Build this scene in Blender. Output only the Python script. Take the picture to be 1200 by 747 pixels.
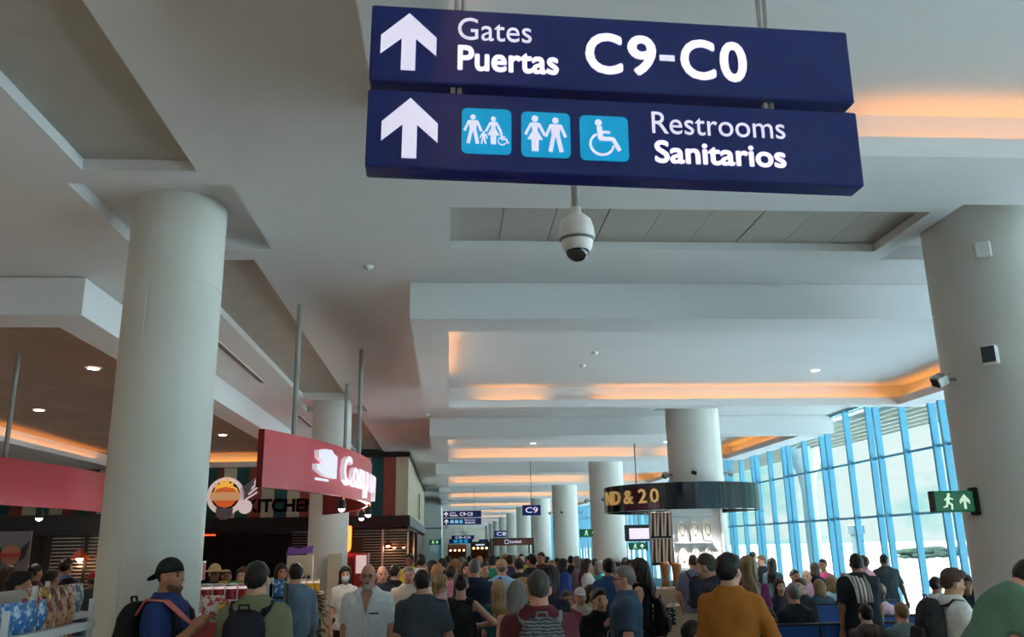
import bpy, bmesh, math, random
import numpy as np
from mathutils import Matrix, Vector

for _o in list(bpy.data.objects):
    bpy.data.objects.remove(_o)
SC = bpy.context.scene
COL = SC.collection
rnd = random.Random(7)
PI = math.pi
S = 1.85 / 1.95          # drawing units of the hall -> metres

# ------------------------------------------------------------ camera
cd = bpy.data.cameras.new('camera')
cam = bpy.data.objects.new('camera', cd)
COL.objects.link(cam)
cd.sensor_width = 36.0
cd.lens = 30.0
cd.clip_start = 0.05
cd.clip_end = 3000
cam.matrix_world = Matrix((
    (0.99721126, -0.00060879, -0.07462799, 0.0),
    (-0.07226315, -0.25773856, -0.96350863, 0.0),
    (-0.01864794, 0.96621450, -0.25706378, 1.85),
    (0, 0, 0, 1)))
SC.camera = cam

# ------------------------------------------------------------ view
SC.view_settings.view_transform = 'Standard'
SC.view_settings.look = 'None'
SC.view_settings.gamma = 1.0
SC.view_settings.use_curve_mapping = False
SC.view_settings.exposure = 1.28

def lin(c):
    return tuple((v / 255 / 12.92) if v / 255 <= 0.04045 else ((v / 255 + 0.055) / 1.055) ** 2.4 for v in c)

# ------------------------------------------------------------ world: tropical sky with clouds
W = bpy.data.worlds.new('sky')
SC.world = W
W.use_nodes = True
nt = W.node_tree
nt.nodes.clear()
def N(t, **k):
    n = nt.nodes.new(t)
    for a, b in k.items():
        setattr(n, a, b)
    return n
o_ = N('ShaderNodeOutputWorld'); bg = N('ShaderNodeBackground'); tc = N('ShaderNodeTexCoord')
sep = N('ShaderNodeSeparateXYZ'); nt.links.new(tc.outputs['Generated'], sep.inputs[0])
ramp = N('ShaderNodeValToRGB'); nt.links.new(sep.outputs['Z'], ramp.inputs[0])
ramp.color_ramp.elements[0].position = 0.0
ramp.color_ramp.elements[0].color = (0.56, 0.90, 0.86, 1)
ramp.color_ramp.elements[1].position = 0.55
ramp.color_ramp.elements[1].color = (0.22, 0.50, 0.78, 1)
e = ramp.color_ramp.elements.new(0.2); e.color = (0.40, 0.80, 0.80, 1)
mp = N('ShaderNodeMapping'); mp.inputs['Scale'].default_value = (1.0, 1.0, 2.4)
nt.links.new(tc.outputs['Generated'], mp.inputs[0])
nz = N('ShaderNodeTexNoise'); nz.inputs['Scale'].default_value = 5.5; nz.inputs['Detail'].default_value = 6
nz.inputs['Roughness'].default_value = 0.55
nt.links.new(mp.outputs[0], nz.inputs['Vector'])
cr = N('ShaderNodeValToRGB'); nt.links.new(nz.outputs['Fac'], cr.inputs[0])
cr.color_ramp.elements[0].position = 0.47; cr.color_ramp.elements[1].position = 0.57
mx = N('ShaderNodeMix', data_type='RGBA')
nt.links.new(cr.outputs['Color'], mx.inputs[0])
nt.links.new(ramp.outputs['Color'], mx.inputs[6])
mx.inputs[7].default_value = (1.0, 1.02, 1.0, 1)
nt.links.new(mx.outputs[2], bg.inputs['Color'])
bg.inputs['Strength'].default_value = 0.42
nt.links.new(bg.outputs[0], o_.inputs[0])

# ------------------------------------------------------------ sun (high, behind the building: it lights the apron)
sl = bpy.data.lights.new('sun', 'SUN'); sl.energy = 14.0; sl.angle = 0.009; sl.color = (0.94, 0.98, 1.0)
sun = bpy.data.objects.new('sun', sl); COL.objects.link(sun)
sun.rotation_euler = Vector((0.55, 0.35, -1.0)).to_track_quat('-Z', 'Y').to_euler()
sun.location = (0, 0, 40)

# daylight portal over the glazed side (guides sky sampling, emits nothing itself)
pl = bpy.data.lights.new('window_portal', 'AREA'); pl.shape = 'RECTANGLE'; pl.size = 4.9; pl.size_y = 150
pl.cycles.is_portal = True
po = bpy.data.objects.new('window_portal', pl); COL.objects.link(po)
po.location = (9.7 * S + 0.25, 45, 2.35); po.rotation_euler = (0, PI / 2, 0)

# ============================================================ helpers
MATS = {}
def mat(name, rgb, rough=0.6, metal=0.0, var=0.0, vscale=6.0, bump=0.0, bscale=60.0, spec=0.4, emit=None, estr=0.0, stretch=None, rgb2=None):
    """procedural principled material; rgb in 0-255 sRGB; var mixes towards rgb2 (or a darker tone) with noise"""
    if name in MATS:
        return MATS[name]
    m = bpy.data.materials.new(name); MATS[name] = m
    m.use_nodes = True
    t = m.node_tree; b = t.nodes['Principled BSDF']
    c = lin(rgb)
    b.inputs['Base Color'].default_value = (*c, 1)
    b.inputs['Roughness'].default_value = rough
    b.inputs['Metallic'].default_value = metal
    b.inputs['Specular IOR Level'].default_value = spec
    if var > 0 or bump > 0:
        g = t.nodes.new('ShaderNodeTexCoord'); src = g.outputs['Object']
        if stretch:
            q = t.nodes.new('ShaderNodeMapping'); q.inputs['Scale'].default_value = stretch
            t.links.new(src, q.inputs[0]); src = q.outputs[0]
    if var > 0:
        n = t.nodes.new('ShaderNodeTexNoise'); n.inputs['Scale'].default_value = vscale; n.inputs['Detail'].default_value = 4
        t.links.new(src, n.inputs['Vector'])
        r = t.nodes.new('ShaderNodeMapRange'); r.inputs['From Min'].default_value = 0.35; r.inputs['From Max'].default_value = 0.65
        r.inputs['To Max'].default_value = var
        t.links.new(n.outputs['Fac'], r.inputs['Value'])
        x = t.nodes.new('ShaderNodeMix'); x.data_type = 'RGBA'
        c2 = lin(rgb2) if rgb2 else tuple(v * 0.45 for v in c)
        x.inputs[6].default_value = (*c, 1); x.inputs[7].default_value = (*c2, 1)
        t.links.new(r.outputs[0], x.inputs[0]); t.links.new(x.outputs[2], b.inputs['Base Color'])
    if bump > 0:
        n2 = t.nodes.new('ShaderNodeTexNoise'); n2.inputs['Scale'].default_value = bscale; n2.inputs['Detail'].default_value = 3
        t.links.new(src, n2.inputs['Vector'])
        u = t.nodes.new('ShaderNodeBump'); u.inputs['Strength'].default_value = bump; u.inputs['Distance'].default_value = 0.01
        t.links.new(n2.outputs['Fac'], u.inputs['Height']); t.links.new(u.outputs[0], b.inputs['Normal'])
    if emit:
        b.inputs['Emission Color'].default_value = (*lin(emit), 1)
        b.inputs['Emission Strength'].default_value = estr
    return m

def pattern(name, kind, c1, c2, scale=10, thr=0.5, rough=0.8, width=0.04):
    """flat print on cloth or card: 'voronoi' blots, 'wave' stripes, 'noise' marbling"""
    if name in MATS:
        return MATS[name]
    m = bpy.data.materials.new(name); MATS[name] = m; m.use_nodes = True
    t = m.node_tree; b = t.nodes['Principled BSDF']; b.inputs['Roughness'].default_value = rough
    g = t.nodes.new('ShaderNodeTexCoord')
    if kind == 'voronoi':
        n = t.nodes.new('ShaderNodeTexVoronoi'); n.inputs['Scale'].default_value = scale; out = n.outputs['Distance']
    elif kind == 'wave':
        n = t.nodes.new('ShaderNodeTexWave'); n.inputs['Scale'].default_value = scale; n.inputs['Distortion'].default_value = 0.6; out = n.outputs['Fac']
    elif kind == 'wavez':
        n = t.nodes.new('ShaderNodeTexWave'); n.bands_direction = 'Z'; n.inputs['Scale'].default_value = scale
        n.inputs['Distortion'].default_value = 5; n.inputs['Detail Scale'].default_value = 2.0; out = n.outputs['Fac']
    else:
        n = t.nodes.new('ShaderNodeTexNoise'); n.inputs['Scale'].default_value = scale; n.inputs['Detail'].default_value = 3; out = n.outputs['Fac']
    t.links.new(g.outputs['Object'], n.inputs['Vector'])
    r = t.nodes.new('ShaderNodeMapRange'); r.inputs['From Min'].default_value = thr - width; r.inputs['From Max'].default_value = thr + width
    t.links.new(out, r.inputs['Value'])
    x = t.nodes.new('ShaderNodeMix'); x.data_type = 'RGBA'
    x.inputs[6].default_value = (*lin(c1), 1); x.inputs[7].default_value = (*lin(c2), 1)
    t.links.new(r.outputs[0], x.inputs[0]); t.links.new(x.outputs[2], b.inputs['Base Color'])
    return m

def link(name, me, parent=None, m=None, loc=None, rot=None):
    o = bpy.data.objects.new(name, me); COL.objects.link(o)
    if parent: o.parent = parent
    if m is not None:
        if len(me.materials) == 0: me.materials.append(m)
        else:
            o.material_slots[0].link = 'OBJECT'; o.material_slots[0].material = m
    if loc is not None: o.location = loc
    if rot is not None: o.rotation_euler = rot
    return o

def tag(o, label, cat=None, group=None, kind=None):
    if label: o['label'] = label
    if cat: o['category'] = cat
    if group: o['group'] = group
    if kind: o['kind'] = kind
    return o

def thing(name, label, cat, loc=(0, 0, 0), rz=0.0, group=None):
    o = bpy.data.objects.new(name, None); COL.objects.link(o)
    o.empty_display_size = 0.1
    o.location = loc; o.rotation_euler = (0, 0, rz)
    return tag(o, label, cat, group)

def struct(o, label, cat=None):
    o['kind'] = 'structure'; o['label'] = label
    if cat: o['category'] = cat
    return o

def copy_tree(o, parent=None, loc=None, rz=None, label=None):
    c = o.copy(); COL.objects.link(c)
    if parent: c.parent = parent
    if loc is not None: c.location = loc
    if rz is not None: c.rotation_euler = (0, 0, rz)
    if label: c['label'] = label
    for ch in o.children:
        copy_tree(ch, c)
    return c

class MB:
    """collects shapes for ONE mesh"""
    def __init__(s): s.v = []; s.f = []; s.smooth = []
    def add(s, vs, fs, smooth=False):
        n = len(s.v); s.v += [tuple(p) for p in vs]
        for f in fs: s.f.append(tuple(n + i for i in f)); s.smooth.append(smooth)
        return s
    def box(s, x0, x1, y0, y1, z0, z1):
        vs = [(x, y, z) for z in (z0, z1) for y in (y0, y1) for x in (x0, x1)]
        return s.add(vs, [(0, 2, 3, 1), (4, 5, 7, 6), (0, 1, 5, 4), (2, 6, 7, 3), (0, 4, 6, 2), (1, 3, 7, 5)])
    def bbox(s, x0, x1, y0, y1, z0, z1, b=0.01):
        """box with chamfered vertical and top edges"""
        ring = [(x0 + b, y0), (x1 - b, y0), (x1, y0 + b), (x1, y1 - b), (x1 - b, y1), (x0 + b, y1), (x0, y1 - b), (x0, y0 + b)]
        cx, cy = (x0 + x1) / 2, (y0 + y1) / 2
        def sh(r, d):
            return [(cx + (x - cx) * (1 - 2 * d / (x1 - x0)), cy + (y - cy) * (1 - 2 * d / (y1 - y0))) for x, y in r]
        vs = [(x, y, z0) for x, y in sh(ring, b)] + [(x, y, z0 + b) for x, y in ring] + [(x, y, z1 - b) for x, y in ring] + [(x, y, z1) for x, y in sh(ring, b)]
        fs = [tuple(range(7, -1, -1)), tuple(range(24, 32))]
        for L in range(3):
            for i in range(8):
                j = (i + 1) % 8
                fs.append((L * 8 + i, L * 8 + j, L * 8 + 8 + j, L * 8 + 8 + i))
        return s.add(vs, fs)
    def lathe(s, prof, c=(0, 0, 0), n=24, a0=0.0, a1=2 * PI, smooth=True):
        full = abs(a1 - a0 - 2 * PI) < 1e-6
        m = n if full else n + 1
        vs = []
        for i in range(m):
            a = a0 + (a1 - a0) * i / n
            for r, z in prof: vs.append((c[0] + r * math.cos(a), c[1] + r * math.sin(a), c[2] + z))
        k = len(prof); fs = []
        for i in range(n):
            j = (i + 1) % m
            for q in range(k - 1): fs.append((i * k + q, j * k + q, j * k + q + 1, i * k + q + 1))
        return s.add(vs, fs, smooth)
    def cyl(s, c, r, z0, z1, n=20, r1=None):
        r1 = r if r1 is None else r1
        s.lathe([(r, z0), (r1, z1)], c, n)
        vs = [(c[0] + r * math.cos(2 * PI * i / n), c[1] + r * math.sin(2 * PI * i / n), c[2] + z0) for i in range(n)]
        s.add(vs, [tuple(range(n - 1, -1, -1))])
        vs = [(c[0] + r1 * math.cos(2 * PI * i / n), c[1] + r1 * math.sin(2 * PI * i / n), c[2] + z1) for i in range(n)]
        return s.add(vs, [tuple(range(n))])
    def tube(s, pts, r, n=8, cap=True):
        pts = [Vector(p) for p in pts]; rs = r if isinstance(r, (list, tuple)) else [r] * len(pts)
        vs = []; up = Vector((0, 0, 1))
        for i, p in enumerate(pts):
            d = (pts[min(i + 1, len(pts) - 1)] - pts[max(i - 1, 0)]).normalized()
            a = d.cross(up)
            if a.length < 1e-3: a = d.cross(Vector((0, 1, 0)))
            a.normalize(); b = a.cross(d)
            for q in range(n):
                t = 2 * PI * q / n; vs.append(p + (a * math.cos(t) + b * math.sin(t)) * rs[i])
        fs = []
        for i in range(len(pts) - 1):
            for q in range(n):
                w = (q + 1) % n; fs.append((i * n + q, i * n + w, (i + 1) * n + w, (i + 1) * n + q))
        s.add(vs, fs, True)
        if cap: s.add(vs[:n], [tuple(range(n - 1, -1, -1))]); s.add(vs[-n:], [tuple(range(n))])
        return s
    def ball(s, c, r, n=12, k=8):
        r = (r, r, r) if not isinstance(r, (list, tuple)) else r
        vs = [(c[0], c[1], c[2] - r[2])]
        for i in range(1, k):
            a = -PI / 2 + PI * i / k
            for q in range(n):
                t = 2 * PI * q / n; vs.append((c[0] + r[0] * math.cos(a) * math.cos(t), c[1] + r[1] * math.cos(a) * math.sin(t), c[2] + r[2] * math.sin(a)))
        vs.append((c[0], c[1], c[2] + r[2])); fs = []
        for q in range(n): fs.append((0, 1 + (q + 1) % n, 1 + q))
        for i in range(k - 2):
            for q in range(n):
                w = (q + 1) % n; b = 1 + i * n; fs.append((b + q, b + w, b + n + w, b + n + q))
        b = 1 + (k - 2) * n
        for q in range(n): fs.append((b + q, b + (q + 1) % n, len(vs) - 1))
        return s.add(vs, fs, True)
    def prism(s, poly, h0, h1, plane='xz'):
        """extrude a 2-D outline (counter-clockwise) between h0 and h1 along the third axis"""
        n = len(poly)
        if plane == 'xz': f = lambda p, h: (p[0], h, p[1])
        elif plane == 'yz': f = lambda p, h: (h, p[0], p[1])
        else: f = lambda p, h: (p[0], p[1], h)
        vs = [f(p, h0) for p in poly] + [f(p, h1) for p in poly]
        fs = [tuple(range(n)), tuple(range(2 * n - 1, n - 1, -1))] + [(i, n + i, n + (i + 1) % n, (i + 1) % n) for i in range(n)]
        return s.add(vs, fs)
    def mesh(s, name):
        me = bpy.data.meshes.new(name); me.from_pydata(s.v, [], s.f)
        me.polygons.foreach_set('use_smooth', s.smooth); me.update()
        bm = bmesh.new(); bm.from_mesh(me); bmesh.ops.recalc_face_normals(bm, faces=bm.faces); bm.to_mesh(me); bm.free()
        return me
    def build(s, name, m=None, parent=None, loc=None, rot=None):
        return link(name, s.mesh(name), parent, m, loc, rot)

def text_mesh(txt, size, extrude=0.004, bold=0.0, align='CENTER', res=3, name='lettering', sx=1.0):
    cu = bpy.data.curves.new('txt', 'FONT'); cu.body = txt
    cu.size = size; cu.extrude = extrude; cu.offset = 0.0
    cu.align_x = align; cu.align_y = 'CENTER'; cu.resolution_u = res
    o = bpy.data.objects.new('txt', cu); COL.objects.link(o)
    dg = bpy.context.evaluated_depsgraph_get(); dg.update()
    me = bpy.data.meshes.new_from_object(o.evaluated_get(dg)); me.name = name
    bpy.data.objects.remove(o); bpy.data.curves.remove(cu)
    if bold > 0:                       # embolden by overlaying shifted outlines
        nv = len(me.vertices); vs = np.empty(nv * 3); me.vertices.foreach_get('co', vs); vs = vs.reshape(-1, 3)
        fs = [tuple(p.vertices) for p in me.polygons]; V = []; Fc = []
        for q in range(6):
            V += (vs + np.array([bold * size * 1.3 * math.cos(q * PI / 3), bold * size * 1.3 * math.sin(q * PI / 3), 0.0])).tolist(); Fc += [tuple(i + q * nv for i in f) for f in fs]
        me = bpy.data.meshes.new(name); me.from_pydata(V, [], Fc); me.update()
    if sx != 1.0: me.transform(Matrix.Diagonal((sx, 1, 1, 1)))
    me.transform(Matrix(((1, 0, 0, 0), (0, 0, -1, 0), (0, 1, 0, 0), (0, 0, 0, 1))))   # stand it up, facing -Y
    me.materials.clear()
    return me

def ordw(i): return ['first', 'second', 'third', 'fourth', 'fifth', 'sixth', 'seventh', 'eighth', 'ninth', 'tenth', 'eleventh', 'twelfth'][i]

# ============================================================ materials of the hall
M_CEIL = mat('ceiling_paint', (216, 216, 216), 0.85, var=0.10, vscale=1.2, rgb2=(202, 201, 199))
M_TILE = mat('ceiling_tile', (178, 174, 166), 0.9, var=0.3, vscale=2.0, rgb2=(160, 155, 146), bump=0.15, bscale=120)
M_COL = mat('column_paint', (210, 208, 200), 0.55, var=0.25, vscale=2.5, rgb2=(198, 195, 186), bump=0.05, bscale=25)
M_FLOOR = mat('floor_terrazzo', (188, 180, 168), 0.28, var=0.35, vscale=9, rgb2=(168, 159, 148))
M_WALL = mat('wall_paint', (206, 200, 186), 0.8, var=0.15, vscale=1.5)
M_MULL = mat('mullion_blue', (100, 180, 212), 0.45)
M_LED = mat('cove_led', (255, 170, 80), 0.6, emit=(255, 168, 68), estr=3.0)
M_SHOPCEIL = mat('shop_ceiling_paint', (178, 156, 144), 0.9, var=0.2, vscale=1.0)
M_LAMP = mat('downlight_lens', (255, 250, 240), 0.5, emit=(255, 244, 226), estr=12.0)
M_WHITE = mat('white_plastic', (226, 226, 222), 0.4)
M_GREY = mat('grey_plastic', (120, 122, 122), 0.5)
M_BLACK = mat('black_paint', (18, 18, 20), 0.45)
M_DARK = mat('charcoal', (34, 33, 34), 0.6)
M_STEEL = mat('brushed_steel', (176, 176, 172), 0.35, metal=0.8)
M_PIPE = mat('grey_pipe', (150, 150, 145), 0.5)
M_BROWN = mat('dark_wood', (86, 54, 36), 0.6, var=0.5, vscale=5, stretch=(6, 6, 0.6))

g = bpy.data.materials.new('tinted_glass'); g.use_nodes = True; MATS['glass'] = g
t = g.node_tree; t.nodes.clear()
oo = t.nodes.new('ShaderNodeOutputMaterial'); tr = t.nodes.new('ShaderNodeBsdfTransparent'); gl = t.nodes.new('ShaderNodeBsdfGlossy')
tr.inputs['Color'].default_value = (0.87, 0.965, 0.965, 1); gl.inputs['Roughness'].default_value = 0.02
fr = t.nodes.new('ShaderNodeFresnel'); fr.inputs['IOR'].default_value = 1.25
gm = t.nodes.new('ShaderNodeNewGeometry'); iv = t.nodes.new('ShaderNodeMath'); iv.operation = 'SUBTRACT'; iv.inputs[0].default_value = 1.0
t.links.new(gm.outputs['Backfacing'], iv.inputs[1])
mu = t.nodes.new('ShaderNodeMath'); mu.operation = 'MULTIPLY'; t.links.new(fr.outputs[0], mu.inputs[0]); t.links.new(iv.outputs[0], mu.inputs[1])
ms = t.nodes.new('ShaderNodeMixShader'); t.links.new(mu.outputs[0], ms.inputs[0]); t.links.new(tr.outputs[0], ms.inputs[1]); t.links.new(gl.outputs[0], ms.inputs[2])
t.links.new(ms.outputs[0], oo.inputs[0])
M_GLASS = g

# ============================================================ the hall
PB = 11.15               # bay length (drawing units)
KMIN, KMAX = -3, 10
def rects_minus(x0, x1, y0, y1, holes):
    xs = sorted({x0, x1, *[h[0] for h in holes], *[h[1] for h in holes]}); xs = [x for x in xs if x0 <= x <= x1]
    ys = sorted({y0, y1, *[h[2] for h in holes], *[h[3] for h in holes]}); ys = [y for y in ys if y0 <= y <= y1]
    out = []
    for a, b in zip(ys, ys[1:]):
        run = None
        for c, d in zip(xs, xs[1:]):
            mx_, my_ = (c + d) / 2, (a + b) / 2
            if any(h[0] < mx_ < h[1] and h[2] < my_ < h[3] for h in holes):
                if run: out.append((run[0], run[1], a, b)); run = None
            else: run = (run[0], d) if run else (c, d)
        if run: out.append((run[0], run[1], a, b))
    return out

# floor, apron, outer walls, roof
struct(MB().box(-17, 9.25, -30, 132, -0.3, 0).build('floor', M_FLOOR), 'beige polished floor of the departure hall')
M_APRON = mat('apron_concrete', (222, 228, 234), 0.8, var=0.2, vscale=0.05, rgb2=(206, 212, 220))
struct(MB().box(9.6, 900, -700, 1500, -5.6, -5.0).build('apron_ground', M_APRON), 'pale sunlit concrete apron outside the windows')
struct(MB().box(-17.3, 12, -30.5, 132.5, 5.6 * S, 5.9 * S).build('roof', M_WALL), 'flat roof slab over the hall')
struct(MB().box(-17.3, -17, -30.5, 132.5, -0.3, 5.6 * S).build('wall_left', M_WALL), 'plain wall behind the shops')
struct(MB().box(-17.3, 9.3, -30.5, -30, -0.3, 5.6 * S).build('wall_back', M_WALL), 'plain wall behind the viewer')
struct(MB().box(-17.3, 9.3, 132, 132.5, -0.3, 5.6 * S).build('wall_far', M_WALL), 'plain wall at the far end of the hall')

# main ceiling plane with its coffers and recesses
HOL = []; 
def hole(x0, x1, y0, y1, d): HOL.append((x0, x1, y0, y1, d))
for k in range(KMIN, KMAX + 1):
    o = PB * k
    if k == -1: hole(-3.0, -2.08, -2.18, 6.7, 0.10)
    else: hole(-3.02, -2.1, 8.97 + o, 17.8 + o, 0.10)
    hole(-3.23, -1.85, 6.98 + o, 8.62 + o, 0.13)
    hole(0.02, 4.67, 7.42 + o, 8.56 + o, 0.09)
    hole(4.88, 6.27, 7.22 + o, 8.83 + o, 0.16)
cm = MB()
for x0, x1, y0, y1 in rects_minus(-17.9, 10.2, -31.7, 139, HOL):
    cm.add([(x0 * S, y0 * S, 5 * S), (x1 * S, y0 * S, 5 * S), (x1 * S, y1 * S, 5 * S), (x0 * S, y1 * S, 5 * S)], [(0, 3, 2, 1)])
for x0, x1, y0, y1, d in HOL:
    a, b, c, e_ = x0 * S, x1 * S, y0 * S, y1 * S; z0, z1 = 5 * S, (5 + d) * S
    cm.add([(a, c, z0), (b, c, z0), (b, e_, z0), (a, e_, z0), (a, c, z1), (b, c, z1), (b, e_, z1), (a, e_, z1)],
           [(0, 1, 5, 4), (1, 2, 6, 5), (2, 3, 7, 6), (3, 0, 4, 7)])
me = bpy.data.meshes.new('ceiling'); me.from_pydata(cm.v, [], cm.f); me.update()
CEIL = struct(link('ceiling', me, None, M_CEIL), 'off-white plaster ceiling with long recessed coffers')
# tiles that close the recesses: each a panel of the ceiling
def tile_mesh(w, l): return MB().box(-w / 2, w / 2, -l / 2, l / 2, 0, 0.02).mesh('ceiling_tile')
TM = {}
for x0, x1, y0, y1, d in HOL:
    if y0 > 75: n = 1; ax = 1
    elif x1 - x0 > 3: n = 9; ax = 0
    elif y1 - y0 > 5: n = max(1, int((y1 - y0) / 1.5)); ax = 1
    else: n = 1; ax = 1
    w, l = ((x1 - x0) / n, y1 - y0) if ax == 0 else (x1 - x0, (y1 - y0) / n)
    key = (round(w, 3), round(l, 3))
    if key not in TM: TM[key] = tile_mesh(w * S - (0.008 if ax == 0 else 0), l * S - (0.006 if ax == 1 else 0))
    for i in range(n):
        x = x0 + (w * (i + 0.5) if ax == 0 else w / 2); y = y0 + (l * (i + 0.5) if ax == 1 else l / 2)
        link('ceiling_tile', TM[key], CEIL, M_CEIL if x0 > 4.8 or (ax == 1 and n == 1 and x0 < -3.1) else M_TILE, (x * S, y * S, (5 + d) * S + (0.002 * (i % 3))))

# dropped bulkheads with their lit trays
def ring_slab(mb, ox0, ox1, oy0, oy1, ix0, ix1, iy0, iy1, z0, z1):
    for a in ((ox0, ox1, oy0, iy0), (ox0, ox1, iy1, oy1), (ox0, ix0, iy0, iy1), (ix1, ox1, iy0, iy1)):
        mb.box(a[0] * S, a[1] * S, a[2] * S, a[3] * S, z0 * S, z1 * S)
bm_ = MB()
ring_slab(bm_, -0.45, 9.72, 9.76, 16.75, 0.01, 9.05, 10.38, 16.45, 4.55, 4.60)       # underside
ring_slab(bm_, -0.03, 9.09, 10.34, 16.49, 0.01, 9.05, 10.38, 16.45, 4.60, 4.70)      # upstand lip hiding the lamps
ring_slab(bm_, -0.45, 9.72, 9.76, 16.75, -0.22, 9.3, 10.16, 16.64, 4.60, 4.995)      # outer fascia and cove wall
bm_.box(-0.22 * S, 9.3 * S, 10.16 * S, 16.64 * S, 4.97 * S, 4.99 * S)
BULK = bm_.mesh('ceiling_bulkhead')
LEDM = {}
def led(w, l):
    k_ = (round(w, 2), round(l, 2))
    if k_ not in LEDM: LEDM[k_] = MB().box(-w * S / 2, w * S / 2, -l * S / 2, l * S / 2, 0, 0.02).mesh('cove_light_strip')
    return LEDM[k_]
ordn = ['second behind the viewer', 'first behind the viewer', 'nearest, above the hanging sign', 'second', 'third', 'fourth', 'fifth', 'sixth', 'seventh', 'eighth', 'ninth', 'tenth', 'eleventh', 'twelfth']
for k in range(KMIN, KMAX + 1):
    b = link('ceiling_bulkhead', BULK, None, M_CEIL, (0, PB * k * S, 0))
    struct(b, 'dropped ceiling bulkhead with an orange lit tray, ' + ordn[k + 3] + ' along the hall')
    strips = [(1.25, 16.56, 1.3, 0.07), (5.9, 16.56, 6.0, 0.07), (9.2, 13.6, 0.07, 5.6), (-0.12, 12.8, 0.07, 4.6)]
    if k > 0 or k < -1: strips = [(3.2, 16.56, 6.0, 0.07), (7.8, 16.56, 2.0, 0.07), (9.2, 13.6, 0.07, 5.6), (-0.12, 12.8, 0.07, 4.4)]
    for x, y, w, l in strips:
        link('cove_light_strip', led(w, l), b, M_LED, (x * S, y * S, 4.605 * S))

# columns
def column(x, y, r, label, ztop):
    mb = MB()
    zs = [0, 1.01, 2.03, 3.05, 4.07, ztop]
    for a, b in zip(zs, zs[1:]):
        mb.lathe([(r, a), (r, b - (0.010 if b < ztop else 0))], (0, 0, 0), 48)
        if b < ztop: mb.lathe([(r - 0.003, b - 0.010), (r - 0.003, b)], (0, 0, 0), 48)
    o = thing('column', label, None, (x * S, y * S, 0)); o['kind'] = 'structure'
    mb.build('shaft', M_COL, o)
    MB().lathe([(r + 0.012, 0), (r + 0.012, 0.13), (r, 0.14)], (0, 0, 0), 48).build('skirting', M_GREY, o)
    MB().box(-0.004, 0.004, -r - 0.002, -r + 0.004, 0.14, ztop).build('seam_trim', M_COL, o, rot=(0, 0, 0.55 if x > 0 else -0.25))
    return o
nm = ['nearest', 'second', 'third', 'fourth', 'fifth', 'sixth', 'seventh', 'eighth', 'ninth', 'tenth', 'eleventh']
for k in range(0, 11):
    column(5.57, 7.98 + PB * k, 0.60 * S, 'thick round cream column of the window-side row, ' + nm[k] + ' from the viewer', 5.16 * S)
    if k < 2 or k > 3:
        column(-2.54, 7.8 + PB * k, 0.42 * S, 'slimmer round cream column of the shop-side row, ' + nm[k] + ' from the viewer', 5.13 * S)

# glazed side
FX = 9.7 * S
def make_window(n, y0, label, simple=False):
    """one 2.47 m bay: a twin mullion, a single mullion, transoms and panes"""
    o = thing('window_%d' % n, label, None, (FX, y0, 0)); o['kind'] = 'structure'
    return o
Lw = 2.47; ZT = 4.98 * S; ZS = 0.35
levels = [ZS, 2.3, 3.5, ZT]
mull = MB().box(-0.11, 0.02, -0.032, 0.032, 0, ZT).mesh('mullion')
trans = MB().box(-0.05, 0.02, 0, Lw, -0.025, 0.025).mesh('transom')
sill = MB().box(-0.14, 0.06, 0, Lw, 0, ZS).mesh('sill')
paneA = [MB().box(-0.006, 0.006, 0.03, 1.235 - 0.20, levels[i] + 0.025, levels[i + 1] - 0.025).mesh('pane') for i in range(3)]
paneB = [MB().box(-0.006, 0.006, 0.03, 1.235 - 0.03, levels[i] + 0.025, levels[i + 1] - 0.025).mesh('pane') for i in range(3)]
paneC = [MB().box(-0.006, 0.006, -0.14, -0.03, levels[i] + 0.025, levels[i + 1] - 0.025).mesh('pane') for i in range(3)]
wn = 0
for q in range(-18, 47):
    y0 = 15.33 + Lw * q; wn += 1
    if y0 > 130: break
    w_ = make_window(wn, y0, 'tall glazed bay with light blue mullions, number %d counted along the window side' % wn)
    for yy in (-0.17, 0.17, 1.235): link('mullion', mull, w_, M_MULL, (0, yy, 0))
    for zz in levels[1:]: link('transom', trans, w_, M_MULL, (0, -0.17, zz - (0.02 if zz == ZT else 0)))
    link('sill', sill, w_, M_MULL, (0, -0.17, 0))
    for i in range(3):
        link('pane', paneA[i], w_, M_GLASS, (0, 0.17, 0)); link('pane', paneB[i], w_, M_GLASS, (0, 1.235, 0)); link('pane', paneC[i], w_, M_GLASS, (0, 0.17, 0))
struct(MB().box(FX - 0.02, FX + 0.3, -30.5, 132.5, -5.0, 0.0).build('wall_right', M_WALL), 'low wall under the glazing')
struct(MB().box(FX - 0.1, FX + 0.2, -30.5, 132.5, 4.98 * S, 5.6 * S).build('trim_1', M_WALL), 'band above the glazing')
# outside canopy with ribs
cn = thing('canopy', 'pale ribbed canopy outside above the windows', None, (FX + 0.2, 0, 0)); cn['kind'] = 'structure'
MB().box(0, 2.7, -30, 132, 4.70, 4.9).build('deck', M_WHITE, cn)
rib = MB().box(0, 0.05, -30, 132, 4.60, 4.70).mesh('rib')
for i in range(7): link('rib', rib, cn, M_WALL, (0.35 + i * 0.38, 0, 0))

# ============================================================ hanging direction signs
M_SIGNBLUE = mat('sign_blue', (14, 30, 104), 0.22, spec=0.6)
M_SIGNWHITE = mat('sign_white', (238, 230, 248), 0.5, emit=(236, 226, 250), estr=0.20)
M_SIGNCYAN = mat('sign_cyan', (10, 152, 200), 0.4, emit=(10, 160, 210), estr=0.18)
M_SIGNSIDE = mat('sign_case', (10, 18, 62), 0.4)

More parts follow.
